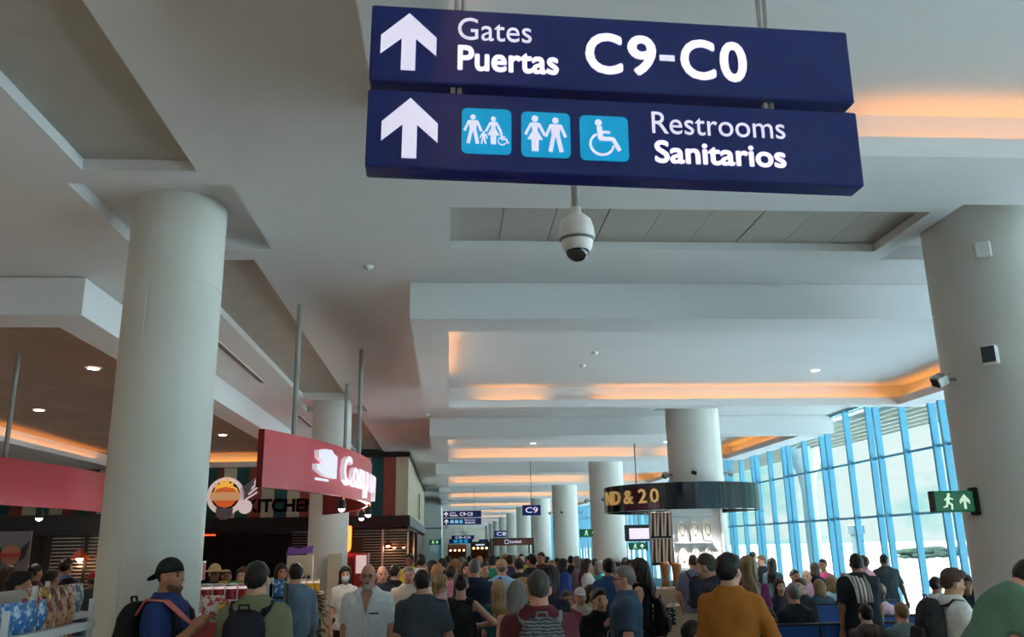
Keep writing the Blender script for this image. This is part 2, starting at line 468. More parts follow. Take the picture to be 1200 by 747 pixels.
def up_arrow(cx, ztop, w, h, sw):
    """outline of the road-sign arrow, x right, z up, counter-clockwise"""
    a = w / 2; t = 0.078 * h / 0.26
    zt = ztop
    return [(cx - sw, zt - h), (cx + sw, zt - h), (cx + sw, zt - 0.115 * h / 0.26), (cx + a, zt - 0.19 * h / 0.26), (cx + a, zt - 0.108 * h / 0.26), (cx, zt), (cx - a, zt - 0.108 * h / 0.26), (cx - a, zt - 0.19 * h / 0.26), (cx - sw, zt - 0.115 * h / 0.26)]
def disc(cx, cz, r, n=16): return [(cx + r * math.cos(2 * PI * i / n), cz + r * math.sin(2 * PI * i / n)) for i in range(n)]
def bar(x0, z0, x1, z1, w):
    d = math.hypot(x1 - x0, z1 - z0); nx, nz_ = -(z1 - z0) / d * w / 2, (x1 - x0) / d * w / 2
    return [(x0 - nx, z0 - nz_), (x1 - nx, z1 - nz_), (x1 + nx, z1 + nz_), (x0 + nx, z0 + nz_)]
def rrect(x0, x1, z0, z1, r, n=4):
    out = []
    for cx, cz, a in ((x1 - r, z0 + r, -PI / 2), (x1 - r, z1 - r, 0), (x0 + r, z1 - r, PI / 2), (x0 + r, z0 + r, PI)):
        out += [(cx + r * math.cos(a + PI / 2 * i / n), cz + r * math.sin(a + PI / 2 * i / n)) for i in range(n + 1)]
    return out
F0, F1 = -0.006, 0.0
def fig_man(mb, cx, z0, h):
    u = h
    mb.prism(disc(cx, z0 + 0.92 * u, 0.085 * u), F0, F1)
    mb.prism([(cx - 0.14 * u, z0 + 0.80 * u), (cx - 0.10 * u, z0 + 0.45 * u), (cx + 0.10 * u, z0 + 0.45 * u), (cx + 0.14 * u, z0 + 0.80 * u)], F0, F1)
    for s in (-1, 1):
        mb.prism(bar(cx + s * 0.13 * u, z0 + 0.78 * u, cx + s * 0.27 * u, z0 + 0.44 * u, 0.075 * u), F0, F1)
        mb.prism(bar(cx + s * 0.055 * u, z0 + 0.48 * u, cx + s * 0.15 * u, z0, 0.11 * u), F0, F1)
def fig_woman(mb, cx, z0, h):
    u = h
    mb.prism(disc(cx, z0 + 0.92 * u, 0.085 * u), F0, F1)
    mb.prism([(cx - 0.10 * u, z0 + 0.80 * u), (cx - 0.06 * u, z0 + 0.58 * u), (cx - 0.20 * u, z0 + 0.33 * u), (cx + 0.20 * u, z0 + 0.33 * u), (cx + 0.06 * u, z0 + 0.58 * u), (cx + 0.10 * u, z0 + 0.80 * u)], F0, F1)
    for s in (-1, 1):
        mb.prism(bar(cx + s * 0.10 * u, z0 + 0.78 * u, cx + s * 0.25 * u, z0 + 0.46 * u, 0.07 * u), F0, F1)
        mb.prism(bar(cx + s * 0.05 * u, z0 + 0.35 * u, cx + s * 0.045 * u, z0, 0.085 * u), F0, F1)
def fig_chair(mb, cx, z0, h):
    u = h
    mb.prism(disc(cx - 0.12 * u, z0 + 0.91 * u, 0.09 * u), F0, F1)
    mb.prism(bar(cx - 0.10 * u, z0 + 0.80 * u, cx - 0.07 * u, z0 + 0.46 * u, 0.13 * u), F0, F1)
    mb.prism(bar(cx - 0.06 * u, z0 + 0.65 * u, cx + 0.18 * u, z0 + 0.65 * u, 0.06 * u), F0, F1)
    mb.prism(bar(cx - 0.10 * u, z0 + 0.46 * u, cx + 0.26 * u, z0 + 0.46 * u, 0.10 * u), F0, F1)
    mb.prism(bar(cx + 0.24 * u, z0 + 0.48 * u, cx + 0.42 * u, z0 + 0.14 * u, 0.10 * u), F0, F1)
    n = 22; r0, r1 = 0.27 * u, 0.33 * u; pc = (cx - 0.04 * u, z0 + 0.31 * u)
    for i in range(n):
        a, b = 2.05 + 4.1 * i / n, 2.05 + 4.1 * (i + 1) / n
        mb.prism([(pc[0] + r0 * math.cos(a), pc[1] + r0 * math.sin(a)), (pc[0] + r1 * math.cos(a), pc[1] + r1 * math.sin(a)), (pc[0] + r1 * math.cos(b), pc[1] + r1 * math.sin(b)), (pc[0] + r0 * math.cos(b), pc[1] + r0 * math.sin(b))], F0, F1)

def fit_text(txt, x0, x1, z0, z1, bold):
    """lettering whose box is exactly x0..x1, z0..z1 in the sign plane"""
    me = text_mesh(txt, 1.0, 0.003, bold, 'LEFT', 4)
    vs = [v.co.copy() for v in me.vertices]
    ax0, ax1 = min(v.x for v in vs), max(v.x for v in vs); az0, az1 = min(v.z for v in vs), max(v.z for v in vs)
    for v in me.vertices:
        v.co.x = x0 + (v.co.x - ax0) / (ax1 - ax0) * (x1 - x0); v.co.z = z0 + (v.co.z - az0) / (az1 - az0) * (z1 - z0)
        v.co.y = (v.co.y) * 0.6 - 0.002
    return me

def direction_sign(label):
    o = thing('direction_sign', label, 'sign')
    w = 2.046; D = 0.11
    for (za, zb_) in ((-0.346, 0.0), (-0.728, -0.388)):
        p = MB().bbox(0, w, 0.0, D, za, zb_, 0.006).build('panel', M_SIGNBLUE, o)
        MB().box(-0.002, w + 0.002, D - 0.015, D, za + 0.01, zb_ - 0.01).build('back_case', M_SIGNSIDE, p)
    MB().prism(up_arrow(0.155, -0.036, 0.226, 0.262, 0.029), -0.006, 0.0).build('arrow', M_SIGNWHITE, o)
    MB().prism(up_arrow(0.170, -0.424, 0.222, 0.262, 0.029), -0.006, 0.0).build('arrow', M_SIGNWHITE, o)
    for txt, a, b, c, d, bo in (('Gates', 0.355, 0.662, -0.143, -0.040, 0.0), ('Puertas', 0.355, 0.774, -0.286, -0.170, 0.022), ('C', 0.886, 1.045, -0.270, -0.076, 0.022), ('9', 1.066, 1.190, -0.268, -0.078, 0.022), ('-', 1.203, 1.268, -0.192, -0.165, 0.0), ('C', 1.292, 1.445, -0.274, -0.082, 0.022), ('0', 1.463, 1.582, -0.276, -0.084, 0.022),
                                ('Restrooms', 1.156, 1.722, -0.530, -0.432, 0.0), ('Sanitarios', 1.161, 1.716, -0.662, -0.560, 0.022)):
        link('lettering', fit_text(txt, a, b, c, d, bo), o, M_SIGNWHITE)
    for i, x in enumerate((0.376, 0.616, 0.855)):
        z0, z1 = -0.655 - 0.004 * i, -0.456 - 0.004 * i
        pic = MB().prism(rrect(x, x + 0.2, z0, z1, 0.022), -0.004, 0.0).build('pictogram', M_SIGNCYAN, o)
        mb = MB(); F = (x + 0.1, z0)
        if i == 0:
            fig_man(mb, x + 0.045, z0 + 0.042, 0.125); fig_woman(mb, x + 0.127, z0 + 0.042, 0.12); fig_man(mb, x + 0.088, z0 + 0.042, 0.055); fig_chair(mb, x + 0.165, z0 + 0.040, 0.055)
        elif i == 1:
            fig_woman(mb, x + 0.055, z0 + 0.024, 0.155); fig_man(mb, x + 0.139, z0 + 0.024, 0.15)
        else: fig_chair(mb, x + 0.095, z0 + 0.022, 0.158)
        mb.build('figure', M_SIGNWHITE, pic, loc=(0, -0.005, 0))
    for x in (0.34, 0.367, 1.665, 1.692): MB().box(x - 0.009, x + 0.009, D * 0.3, D * 0.55, -0.40, -0.33).build('link_bar', M_STEEL, o)
    return o
sg = direction_sign('large blue hanging sign with gates C9-C0 and restrooms pictograms, nearest the viewer')
sg.location = (-0.3135, 3.1, 4.0202); sg.rotation_euler = (0, 0.01644, 0.02706)
for x in (0.35, 0.38, 1.675, 1.705): MB().tube([(x, 0.05, -0.02), (x - (0.010 if x < 1 else 0.0), 0.05, 0.66)], 0.010, 8).build('hanger_rod', M_STEEL, sg)
s2 = copy_tree(sg, None, (-0.22, 40.0, 3.42), 0.0, 'small far blue direction sign with arrows, hung in mid hall before the shop corner')
s2.rotation_euler = (0, 0.0, 0.0); s2.scale = (0.85, 0.85, 0.85)
for ch in s2.children:
    if ch.name.startswith('hanger_rod'): ch.scale = (1, 1, 2.42)
# smaller far signs
def small_sign(txt, x0, x1, y, z0, z1, label, ztop, cyan=False):
    o = thing('gate_sign', label, 'sign', ((x0 + x1) / 2, y, z0))
    w, h = x1 - x0, z1 - z0
    MB().bbox(-w / 2, w / 2, 0, 0.1, 0, h, 0.006).build('panel', M_SIGNBLUE, o)
    if txt: link('lettering', fit_text(txt, -w * 0.33, w * 0.33, h * 0.25, h * 0.78, 0.0), o, M_SIGNWHITE, (0, -0.004, 0))
    if cyan:
        for i in range(3): MB().prism(rrect(-w * 0.3 + i * w * 0.22, -w * 0.14 + i * w * 0.22, h * 0.15, h * 0.85, 0.02), -0.006, 0).build('pictogram', M_SIGNCYAN, o)
    MB().tube([(0, 0.05, h), (0, 0.05, ztop - z0)], 0.012, 8).build('hanger_rod', M_GREY, o)
    return o
small_sign('C9', 2.24, 2.80, 26.3, 2.715, 3.02, 'blue gate sign reading C9 hung above the crowd', 4.335)
small_sign('C8', 4.0, 5.2, 76, 2.55, 3.1, 'tiny far blue gate sign right of the far direction signs', 4.725)
small_sign('', 3.3, 4.3, 95, 2.15, 2.55, 'farthest tiny blue gate sign deep in the hall', 4.725)
small_sign('C8-C0', 0.25, 1.9, 64, 2.32, 2.62, 'small blue sign panel just below the far direction sign', 4.725)
small_sign('', 0.1, 2.2, 80, 2.1, 2.5, 'blue sign with cyan squares low above the far crowd', 4.75, True)

# ============================================================ fixtures under the ceiling
def dome_camera(loc, ztop, label):
    o = thing('dome_camera', label, 'camera', loc)
    MB().tube([(0, 0, 0.25), (0, 0, ztop - loc[2])], 0.022, 12).build('drop_pole', M_PIPE, o)
    MB().lathe([(0.0, 0.275), (0.03, 0.275), (0.032, 0.235), (0.05, 0.228), (0.085, 0.195), (0.098, 0.15), (0.102, 0.10), (0.102, 0.085), (0.086, 0.078)], (0, 0, 0), 32).build('housing', M_WHITE, o)
    MB().lathe([(0.102, 0.083), (0.094, 0.078), (0.09, 0.07)], (0, 0, 0), 32).build('joint_ring', M_GREY, o)
    MB().lathe([(0.09, 0.075), (0.086, 0.04), (0.074, 0.018), (0.066, 0.012)], (0, 0, 0), 32).build('skirt', M_WHITE, o)
    MB().ball((0, 0, 0.015), (0.066, 0.066, 0.062), 24, 14).build('dome', mat('smoked_dome', (12, 12, 14), 0.08, spec=0.8), o)
    return o
dome_camera((0.725, 4.5, 3.43), 4.705, 'white dome security camera hanging under the blue sign')
M_OFF = M_WHITE
def detector(x, y, z, label, r=0.05):
    o = thing('smoke_detector', label, 'detector', (x, y, z))
    MB().lathe([(0, -0.045), (r * 0.45, -0.045), (r * 0.6, -0.03), (r, -0.022), (r, 0.0)], (0, 0, 0), 16).build('body', M_WHITE, o)
    MB().lathe([(r * 0.62, -0.032), (r * 0.62, -0.024)], (0, 0, 0), 16).build('vent_ring', M_GREY, o)
for x, y, z, l in ((-0.84, 8.69, 5 * S, 'white smoke detector on the open ceiling left of the sign'), (2.26, 12.76, 4.97 * S, 'smoke detector in the middle of the second lit tray'),
                   (2.22, 13.72, 4.97 * S, 'smaller detector beside another one in the second lit tray'), (-0.47, 19.2, 5 * S, 'far smoke detector at the corner of the third bulkhead'),
                   (-0.9, 24.5, 5 * S, 'farther detector on the left ceiling strip near the shop corner')):
    detector(x, y, z, l)
def downlight(x, y, z, label, r=0.085, power=0):
    o = thing('downlight', label, 'ceiling light', (x, y, z), group='round recessed downlights')
    MB().lathe([(r * 0.8, -0.006), (r * 1.15, -0.012), (r * 1.2, 0.0)], (0, 0, 0), 20).build('rim', M_WHITE, o)
    MB().cyl((0, 0, 0), r * 0.85, -0.010, -0.002, 20).build('lens', M_LAMP, o)
    if power:
        l = bpy.data.lights.new('downlight_lamp', 'SPOT'); l.energy = power; l.spot_size = 2.3; l.spot_blend = 0.6; l.color = (1, 0.92, 0.82); l.shadow_soft_size = 0.08
        lo = bpy.data.objects.new('downlight_lamp', l); COL.objects.link(lo); lo.parent = o; lo.location = (0, 0, -0.03)
DLZ = 4.95 * S - 0.0
for i, (x, y) in enumerate(((-5.61, 13.73), (-8.3, 17.9), (-8.3, 21.9), (-5.69, 22.1), (-8.3, 13.7), (-5.65, 17.9))):
    downlight(x, y, 4.945 * S, ['round downlight in the brown shop ceiling, nearest the front edge', 'round downlight by the left cove of the brown shop ceiling', 'downlight just left of the near column in the shop ceiling',
              'downlight right of the near column above the shop counter', 'downlight at the far left of the brown shop ceiling', 'downlight in the middle of the brown shop ceiling behind the column'][i], 0.10, 42)
for k in range(-3, 4):
    for j, x in enumerate((2.6, 6.75)):
        if k == 0 and j == 0: continue
        downlight(x * S, (15.0 + PB * k) * S, 4.968 * S, 'white downlight in the %s lit tray, %s side' % (['unseen rearmost', 'unseen rear', 'nearest', 'second', 'third', 'fourth', 'fifth'][k + 3], ['left', 'window'][j]), 0.075, 30 if k > -2 else 60)  # stronger ones behind the viewer are added, unseen, to light people's backs
# fill downlights added out of view to warm the near-left ceiling and floor
for i, x in enumerate((-6.0, -9.5, -13.0)):
    for j, y in enumerate((-8.0, -4.0, 0.0, 4.0)):
        downlight(x, y, 5 * S - 0.002, 'added warm fill downlight out of view left of the viewer, %s row, %s from the back' % (ordw(i), ordw(j)), 0.10, 110)
# slot diffusers in the ceiling between coffer and soffit
def slot(x, y0, y1, label):
    o = thing('slot_diffuser', label, 'air vent', (x, y0, 5 * S))
    MB().box(-0.05, 0.05, 0, y1 - y0, -0.012, 0.0).build('frame', M_WHITE, o)
    for i in range(2): MB().box(-0.035 + i * 0.04, -0.008 + i * 0.04, 0.03, y1 - y0 - 0.03, -0.014, -0.010).build('slot_gap', M_BLACK, o)
slot(-3.30, 11.9, 15.3, 'dark slot air diffuser in the left ceiling behind the near column')
slot(-3.33, 19.2, 21.2, 'short far slot air diffuser in the left ceiling')

# things on the columns
def wall_box(loc, rz, size, label, name='speaker', cat='speaker', front=None, tilt=0.0):
    o = thing(name, label, cat, loc, rz); o.rotation_euler = (tilt, 0, rz)
    w, d, h = size
    MB().bbox(-w / 2, w / 2, -d, 0, -h / 2, h / 2, min(w, h) * 0.08).build('housing', M_WHITE, o)
    if front: MB().box(-w * 0.42, w * 0.42, -d - 0.006, -d + 0.002, -h * 0.42, h * 0.42).build('grille', front, o)
    return o
def on_col(k, ang, z, d=0.0, side=1):
    cx, cy, r = (5.57 * S, (7.98 + PB * k) * S, 0.60 * S) if side > 0 else (-2.54 * S, (7.8 + PB * k) * S, 0.42 * S)
    a = math.radians(ang); return (cx + (r + d) * math.sin(a), cy - (r + d) * math.cos(a), z), a
p_, a_ = on_col(0, -38, 4.40); wall_box(p_, a_, (0.13, 0.06, 0.15), 'small white access box high on the nearest window-side column', 'access_box', 'box')
p_, a_ = on_col(0, -46, 3.42); wall_box(p_, a_, (0.13, 0.10, 0.17), 'grey loudspeaker on the face of the nearest window-side column', front=mat('speaker_grille', (52, 56, 60), 0.7))
def flood(k, ang, z, label):
    p, a = on_col(k, ang, z)
    o = thing('flood_light', label, 'spotlight', p, a)
    MB().tube([(0, 0, 0), (0, -0.10, 0.0)], 0.015, 8).build('bracket', M_GREY, o)
    h = MB().bbox(-0.10, 0.10, -0.12, 0.06, -0.09, 0.07, 0.015).build('housing', M_STEEL, o, loc=(0, -0.15, 0), rot=(0.5, 0.35, 0)); h.scale = (.62, .62, .62)
    MB().box(-0.085, 0.085, -0.125, -0.118, -0.075, 0.055).build('glass', M_DARK, h)
flood(0, -84, 3.27, 'grey floodlight sticking out from the left side of the nearest window-side column')
for k, lab in ((1, 'second'), (2, 'third'), (3, 'fourth')):
    flood(k, -75, 3.23, 'floodlight on the left of the %s window-side column' % lab); flood(k, -18, 3.26, 'floodlight on the front of the %s window-side column' % lab); flood(k, 78, 3.26, 'floodlight on the right of the %s window-side column' % lab)

M_EXITG = mat('exit_green', (8, 86, 52), 0.35, emit=(10, 110, 66), estr=0.12)
M_EXITW = mat('exit_white', (214, 236, 214), 0.5, emit=(214, 240, 214), estr=0.25)
def exit_sign(loc, rz, w, h, label):
    o = thing('exit_sign', label, 'exit sign', loc, rz)
    MB().bbox(-w, 0, -0.035, 0.035, -h / 2, h / 2, 0.012).build('panel', M_EXITG, o)
    MB().bbox(0, 0.035, -0.055, 0.055, -h * 0.66, h * 0.66, 0.008).build('end_bracket', M_DARK, o)
    MB().box(-w - 0.006, -w + 0.008, -0.038, 0.038, -h / 2, h / 2).build('end_cap', M_DARK, o)
    mb = MB(); x = -w * 0.66; u = h * 0.8; z0 = -u / 2
    F = (-0.043, -0.036)
    for poly in (disc(x + 0.05 * u, z0 + 0.90 * u, 0.09 * u), bar(x + 0.02 * u, z0 + 0.80 * u, x - 0.06 * u, z0 + 0.42 * u, 0.18 * u), bar(x - 0.04 * u, z0 + 0.46 * u, x + 0.2 * u, z0 + 0.30 * u, 0.11 * u),
                 bar(x + 0.2 * u, z0 + 0.33 * u, x + 0.17 * u, z0 + 0.02 * u, 0.1 * u), bar(x - 0.06 * u, z0 + 0.46 * u, x - 0.17 * u, z0 + 0.2 * u, 0.11 * u), bar(x - 0.15 * u, z0 + 0.21 * u, x - 0.38 * u, z0 + 0.17 * u, 0.09 * u),
                 bar(x, z0 + 0.74 * u, x + 0.3 * u, z0 + 0.62 * u, 0.08 * u), bar(x - 0.02 * u, z0 + 0.72 * u, x - 0.26 * u, z0 + 0.58 * u, 0.08 * u)):
        mb.prism(poly, *F)
    mb.build('running_figure', M_EXITW, o)
    x = -w * 0.26
    MB().prism([(x - .07 * u, z0 + .05 * u), (x + .07 * u, z0 + .05 * u), (x + .07 * u, z0 + .55 * u), (x + .32 * u, z0 + .34 * u), (x + .32 * u, z0 + .56 * u), (x, z0 + .92 * u), (x - .32 * u, z0 + .56 * u), (x - .32 * u, z0 + .34 * u), (x - .07 * u, z0 + .55 * u)], *F).build('arrow', M_EXITW, o)
    return o
exit_sign((4.690, 7.50, 2.155), 0.06, 0.39, 0.185, 'green illuminated exit sign mounted on the nearest window-side column')
exit_sign((4.93, 28.6, 2.20), 0.0, 0.62, 0.25, 'green exit sign on the left of the third window-side column')
xs_ = exit_sign((5.70, 25.12, 1.76), 0.0, 0.5, 0.2, 'small green exit sign under the information screen')
MB().tube([(-.2, 0, .09), (-.2, 0, .16)], .012, 8).build('hanger', M_DARK, xs_)
exit_sign((-0.50, 53.93, 2.12), 0.0, 0.62, 0.3, 'distant green exit sign by the pale block past the restaurant')
# flight screens
sc_ = thing('information_screen', 'dark framed information screen with a pale violet display beside the kiosk', 'screen', (5.52, 25.1, 2.12))
MB().bbox(-0.42, 0.42, 0, 0.09, -0.22, 0.24, 0.01).build('case', M_BLACK, sc_)
MB().box(-0.30, 0.28, -0.004, 0.0, -0.16, 0.14).build('display', mat('screen_violet', (190, 176, 214), 0.4, emit=(190, 176, 214), estr=0.55), sc_)
MB().tube([(0, 0.05, 0.24), (0, 0.05, 2.6)], 0.02, 8).build('hanger_rod', M_GREY, sc_)

# ============================================================ jewellery kiosk round the second window-side column
KX, KY, KR = 4.55, 16.8, 1.5
kb = thing('kiosk_canopy', 'glossy black ring canopy with gold letters above the jewellery kiosk', 'canopy', (KX, KY, 0))
rf = MB(); rf.lathe([(KR, 2.42), (KR, 2.90)], (0, 0, 0), 96); rf.lathe([(KR - 0.05, 2.42), (KR, 2.42)], (0, 0, 0), 96); rf.lathe([(KR - 0.05, 2.90), (KR, 2.90)], (0, 0, 0), 96); rf.lathe([(KR - 0.05, 2.42), (KR - 0.05, 2.90)], (0, 0, 0), 96)
rf.build('ring_fascia', mat('gloss_black', (10, 16, 28), 0.08, spec=0.9), kb)
MB().lathe([(0.02, 2.50), (KR - 0.05, 2.50), (KR - 0.05, 2.53), (0.02, 2.53)], (0, 0, 0), 48).build('soffit', M_WHITE, kb)
M_GOLD = mat('gold_letter', (206, 176, 116), 0.25, metal=0.7, emit=(220, 190, 130), estr=0.12)
txt = 'LAND & 20'
th = -2.93 + PI * 0.0
# letters stand round the ring, each turned to face outwards
ang = math.radians(-150.0)
for ch, wd in (('', .22), ('', .27), ('N', .27), ('D', .27), (' ', .05), ('&', .28), (' ', .06), ('2', .23), ('0', .23)):
    if ch.strip():
        me = text_mesh(ch, 0.36, 0.02, 0.008, 'CENTER', 2)
        a = ang + wd / 2 / KR - 0.70
        link('letter', me, kb, M_GOLD, ((KR + 0.03) * math.cos(a), (KR + 0.03) * math.sin(a), 2.66), (0, 0, a + PI / 2))
    ang += wd / KR
for i in range(10):
    a = math.radians(-175 + i * 19)
    p = (KX + (KR - 0.3) * math.cos(a), KY + (KR - 0.3) * math.sin(a), 2.50)
    o = thing('spot_lamp', 'small round spotlight in the kiosk canopy soffit, %s from its left end' % ordw(i), 'spotlight', p, group='kiosk canopy spotlights')
    MB().lathe([(0.035, -0.012), (0.055, -0.012), (0.06, 0)], (0, 0, 0), 14).build('rim', M_STEEL, o)
    MB().cyl((0, 0, 0), 0.036, -0.010, -0.004, 14).build('lens', mat('spot_lens', (255, 255, 250), 0.5, emit=(255, 252, 244), estr=30), o)
for i, a in enumerate((-2.3, -1.5, -0.6)):
    l = bpy.data.lights.new('kiosk_lamp', 'SPOT'); l.energy = 38; l.spot_size = 2.2; l.spot_blend = 0.5; l.color = (1, 0.97, 0.92); l.shadow_soft_size = 0.05
    lo = bpy.data.objects.new('kiosk_lamp', l); COL.objects.link(lo); lo.parent = kb; lo.location = ((KR - 0.35) * math.cos(a), (KR - 0.35) * math.sin(a), 2.47)
# white display wall with necklace busts
M_KW = mat('kiosk_white', (226, 228, 230), 0.5)
dw = thing('display_cabinet', 'white display wall with six necklace busts under the black ring canopy', 'display cabinet', (4.62, 16.35, 0), math.radians(-6))
MB().box(-0.42, 0.55, 0.03, 0.10, 1.0, 2.5).build('back_panel', M_KW, dw)
for x in (-0.42, 0.52): MB().box(x, x + 0.03, -0.12, 0.10, 1.0, 2.5).build('side_panel', M_KW, dw)
for z in (1.36, 1.84, 2.32): MB().box(-0.36, 0.36, -0.12, 0.03, z - 0.012, z + 0.012).build('shelf', mat('glass_shelf', (200, 216, 216), 0.15), dw)
MB().box(-0.45, 0.58, -0.35, 0.12, 0, 1.0).build('base_cabinet', M_DARK, dw)
M_BUST = mat('bust_cloth', (236, 228, 214), 0.8)
M_BEAD = mat('necklace_bead', (90, 74, 60), 0.35)
for zi, z in enumerate((1.38, 1.86)):
    for xi, x in enumerate((-0.22, 0.02, 0.26)):
        b = thing('necklace_bust', 'cream necklace bust on the %s shelf of the kiosk wall, %s place' % (['lower', 'upper'][zi], ['left', 'middle', 'right'][xi]), 'bust', (4.62 + x, 16.30 - 0.02 * x, z), 0.1 * (xi - 1))
        MB().prism([(-0.075, 0), (0.075, 0), (0.085, 0.2), (0.06, 0.30), (0.03, 0.38), (-0.03, 0.38), (-0.06, 0.30), (-0.085, 0.2)], -0.035, 0.01).build('bust_board', M_BUST, b, rot=(-0.18, 0, 0))
        n_ = MB(); pts = [(0.055 * math.sin(q), -0.05 + 0.03 * (0.5 + 0.5 * math.cos(q)), 0.22 + 0.10 * math.cos(q)) for q in [i * 2 * PI / 16 for i in range(17)]]
        n_.tube(pts, 0.006, 6, False); n_.ball((0, -0.052, 0.105), 0.016, 8, 6); n_.build('necklace', M_BEAD, b)
# rack of striped scarves / shells left of it
rk = thing('scarf_rack', 'two-tier rack of pale striped scarves at the left of the kiosk', 'rack', (3.86, 15.75, 0), math.radians(-20))
for x in (-0.20, 0.20): MB().box(x - 0.012, x + 0.012, -0.012, 0.012, 0, 2.40).build('post', M_STEEL, rk)
MB().box(-0.2, 0.2, 0.03, 0.06, 1.45, 2.4).build('back_panel', M_DARK, rk)
for z in (1.92, 2.38): MB().tube([(-0.2, -0.02, z), (0.2, -0.02, z)], 0.010, 8).build('rail', M_STEEL, rk)
M_SCARF = pattern('scarf_cloth', 'wave', (224, 206, 188), (120, 96, 84), 6, 0.72)
for z in (1.92, 2.38):
    for i in range(6):
        x = -0.165 + i * 0.066
        sc2 = tag(MB().prism([(-0.024, -0.42), (0.03, -0.42), (0.026, 0.0), (-0.02, 0.0)], -0.02, 0.01).build('scarf', M_SCARF), 'pale scarf on the %s tier of the kiosk rack, %s from its left' % (['lower', 'upper'][z > 2], ordw(i)), 'scarf', 'scarves on the kiosk rack')
        sc2.location = (3.86 + x * 0.94, 15.71 - x * 0.34, z); sc2.rotation_euler = (0.12, 0.10 - 0.05 * (i % 2), math.radians(-20))
# carved wooden stump below
M_STUMP = mat('carved_wood', (164, 112, 66), 0.6, var=0.7, vscale=5, rgb2=(86, 52, 28), stretch=(5, 5, 1))
for i, (dx, h_) in enumerate(((-0.10, 0.42), (0.10, 0.40))):
    st = MB(); st.lathe([(0.0, 0), (0.085, 0), (0.06, 0.12), (0.075, 0.25), (0.095, 0.36), (0.07, h_), (0, h_)], (0, 0, 0), 14)
    tag(st.build('wood_carving', M_STUMP, None, (3.92 + dx, 15.45, 1.10)), 'carved wooden bowl stand on the kiosk counter, ' + ['left' , 'right'][i] + ' one', 'carving')
ct = thing('kiosk_counter', 'low kiosk counter covered with bead necklaces', 'counter', (3.75, 14.85, 0), math.radians(-8))
MB().box(-0.55, 0.75, -0.35, 0.55, 0, 0.80).build('base', mat('counter_beige', (190, 170, 144), 0.5), ct)
MB().box(-0.60, 0.80, -0.40, 0.60, 0.80, 0.84).build('counter_top', mat('counter_top', (170, 150, 128), 0.3), ct)
MB().box(-0.45, 0.0, -0.43, -0.36, 0.55, 0.82).build('patterned_panel', pattern('fret_pattern', 'voronoi', (226, 218, 204), (20, 18, 18), 26, 0.3), ct)
MB().box(-0.55, 0.75, 0.0, 0.55, 0.84, 1.09).build('step_shelf', mat('counter_top', (170, 150, 128), 0.3), ct)
rb = random.Random(5)
BC = [mat('beads_%d' % i, c, 0.3) for i, c in enumerate(((232, 214, 190), (150, 96, 70), (210, 176, 150), (120, 130, 120), (244, 236, 224)))]
for i in range(30):
    x = -0.5 + (i % 10) * 0.125 + rb.uniform(-.02, .02); row = i // 10; y = (-0.28, -0.12, 0.18)[row]; z = 0.845 if row < 2 else 1.095
    r = rb.uniform(0.04, 0.055)
    mb = MB(); mb.tube([(r * math.cos(q) * 0.9, r * 1.5 * math.sin(q), 0.008) for q in [j * 2 * PI / 12 for j in range(13)]], 0.009, 5, False)
    o = mb.build('bead_necklace', BC[rb.randrange(5)]); a8 = math.radians(-8)
    o.location = (3.75 + x * math.cos(a8) - y * math.sin(a8), 14.85 + x * math.sin(a8) + y * math.cos(a8), z)
    o.rotation_euler = (0, 0, rb.uniform(-.5, .5))
    tag(o, 'bead necklace in the %s row on the kiosk counter, %s from the left' % (['front', 'middle', 'raised back'][row], ordw(i % 10)), 'necklace', 'necklaces on the kiosk counter')

# ============================================================ shop side: dropped soffit with warm tray
sm = MB()
X0, X1, Y0, Y1 = -16.98, -4.12 * S, 9.6 * S, 27.0
TX0, TX1, TY0, TY1 = -9.96, -4.36, 9.64, 26.45
def rs(mb, ox0, ox1, oy0, oy1, ix0, ix1, iy0, iy1, z0, z1):
    for a in ((ox0, ox1, oy0, iy0), (ox0, ox1, iy1, oy1), (ox0, ix0, iy0, iy1), (ix1, ox1, iy0, iy1)): mb.box(a[0], a[1], a[2], a[3], z0, z1)
rs(sm, X0, X1, Y0, Y1, TX0, TX1, TY0, TY1, 4.55 * S, 4.60 * S)
rs(sm, TX0 - 0.04, TX1 + 0.04, TY0 - 0.04, TY1 + 0.04, TX0, TX1, TY0, TY1, 4.60 * S, 4.68 * S)
rs(sm, X0, X1, Y0, Y1, TX0 - 0.22, TX1 + 0.2, TY0 - 0.2, TY1 + 0.22, 4.60 * S, 4.99 * S)
SOF = struct(sm.build('shop_soffit', M_CEIL), 'dropped soffit with a large warm tray over the shops')
MB().box(TX0 - 0.22, TX1 + 0.2, TY0 - 0.2, TY1 + 0.22, 4.95 * S, 4.985 * S).build('tray_ceiling', M_SHOPCEIL, SOF)
for x, y, w, l in ((TX0 - 0.12, 18, 0.07, 15.5), (-7.2, TY1 + 0.12, 5.2, 0.07)):
    MB().box(-w / 2, w / 2, -l / 2, l / 2, 0, 0.02).build('cove_light_strip', M_LED, SOF, (x, y, 4.605 * S))

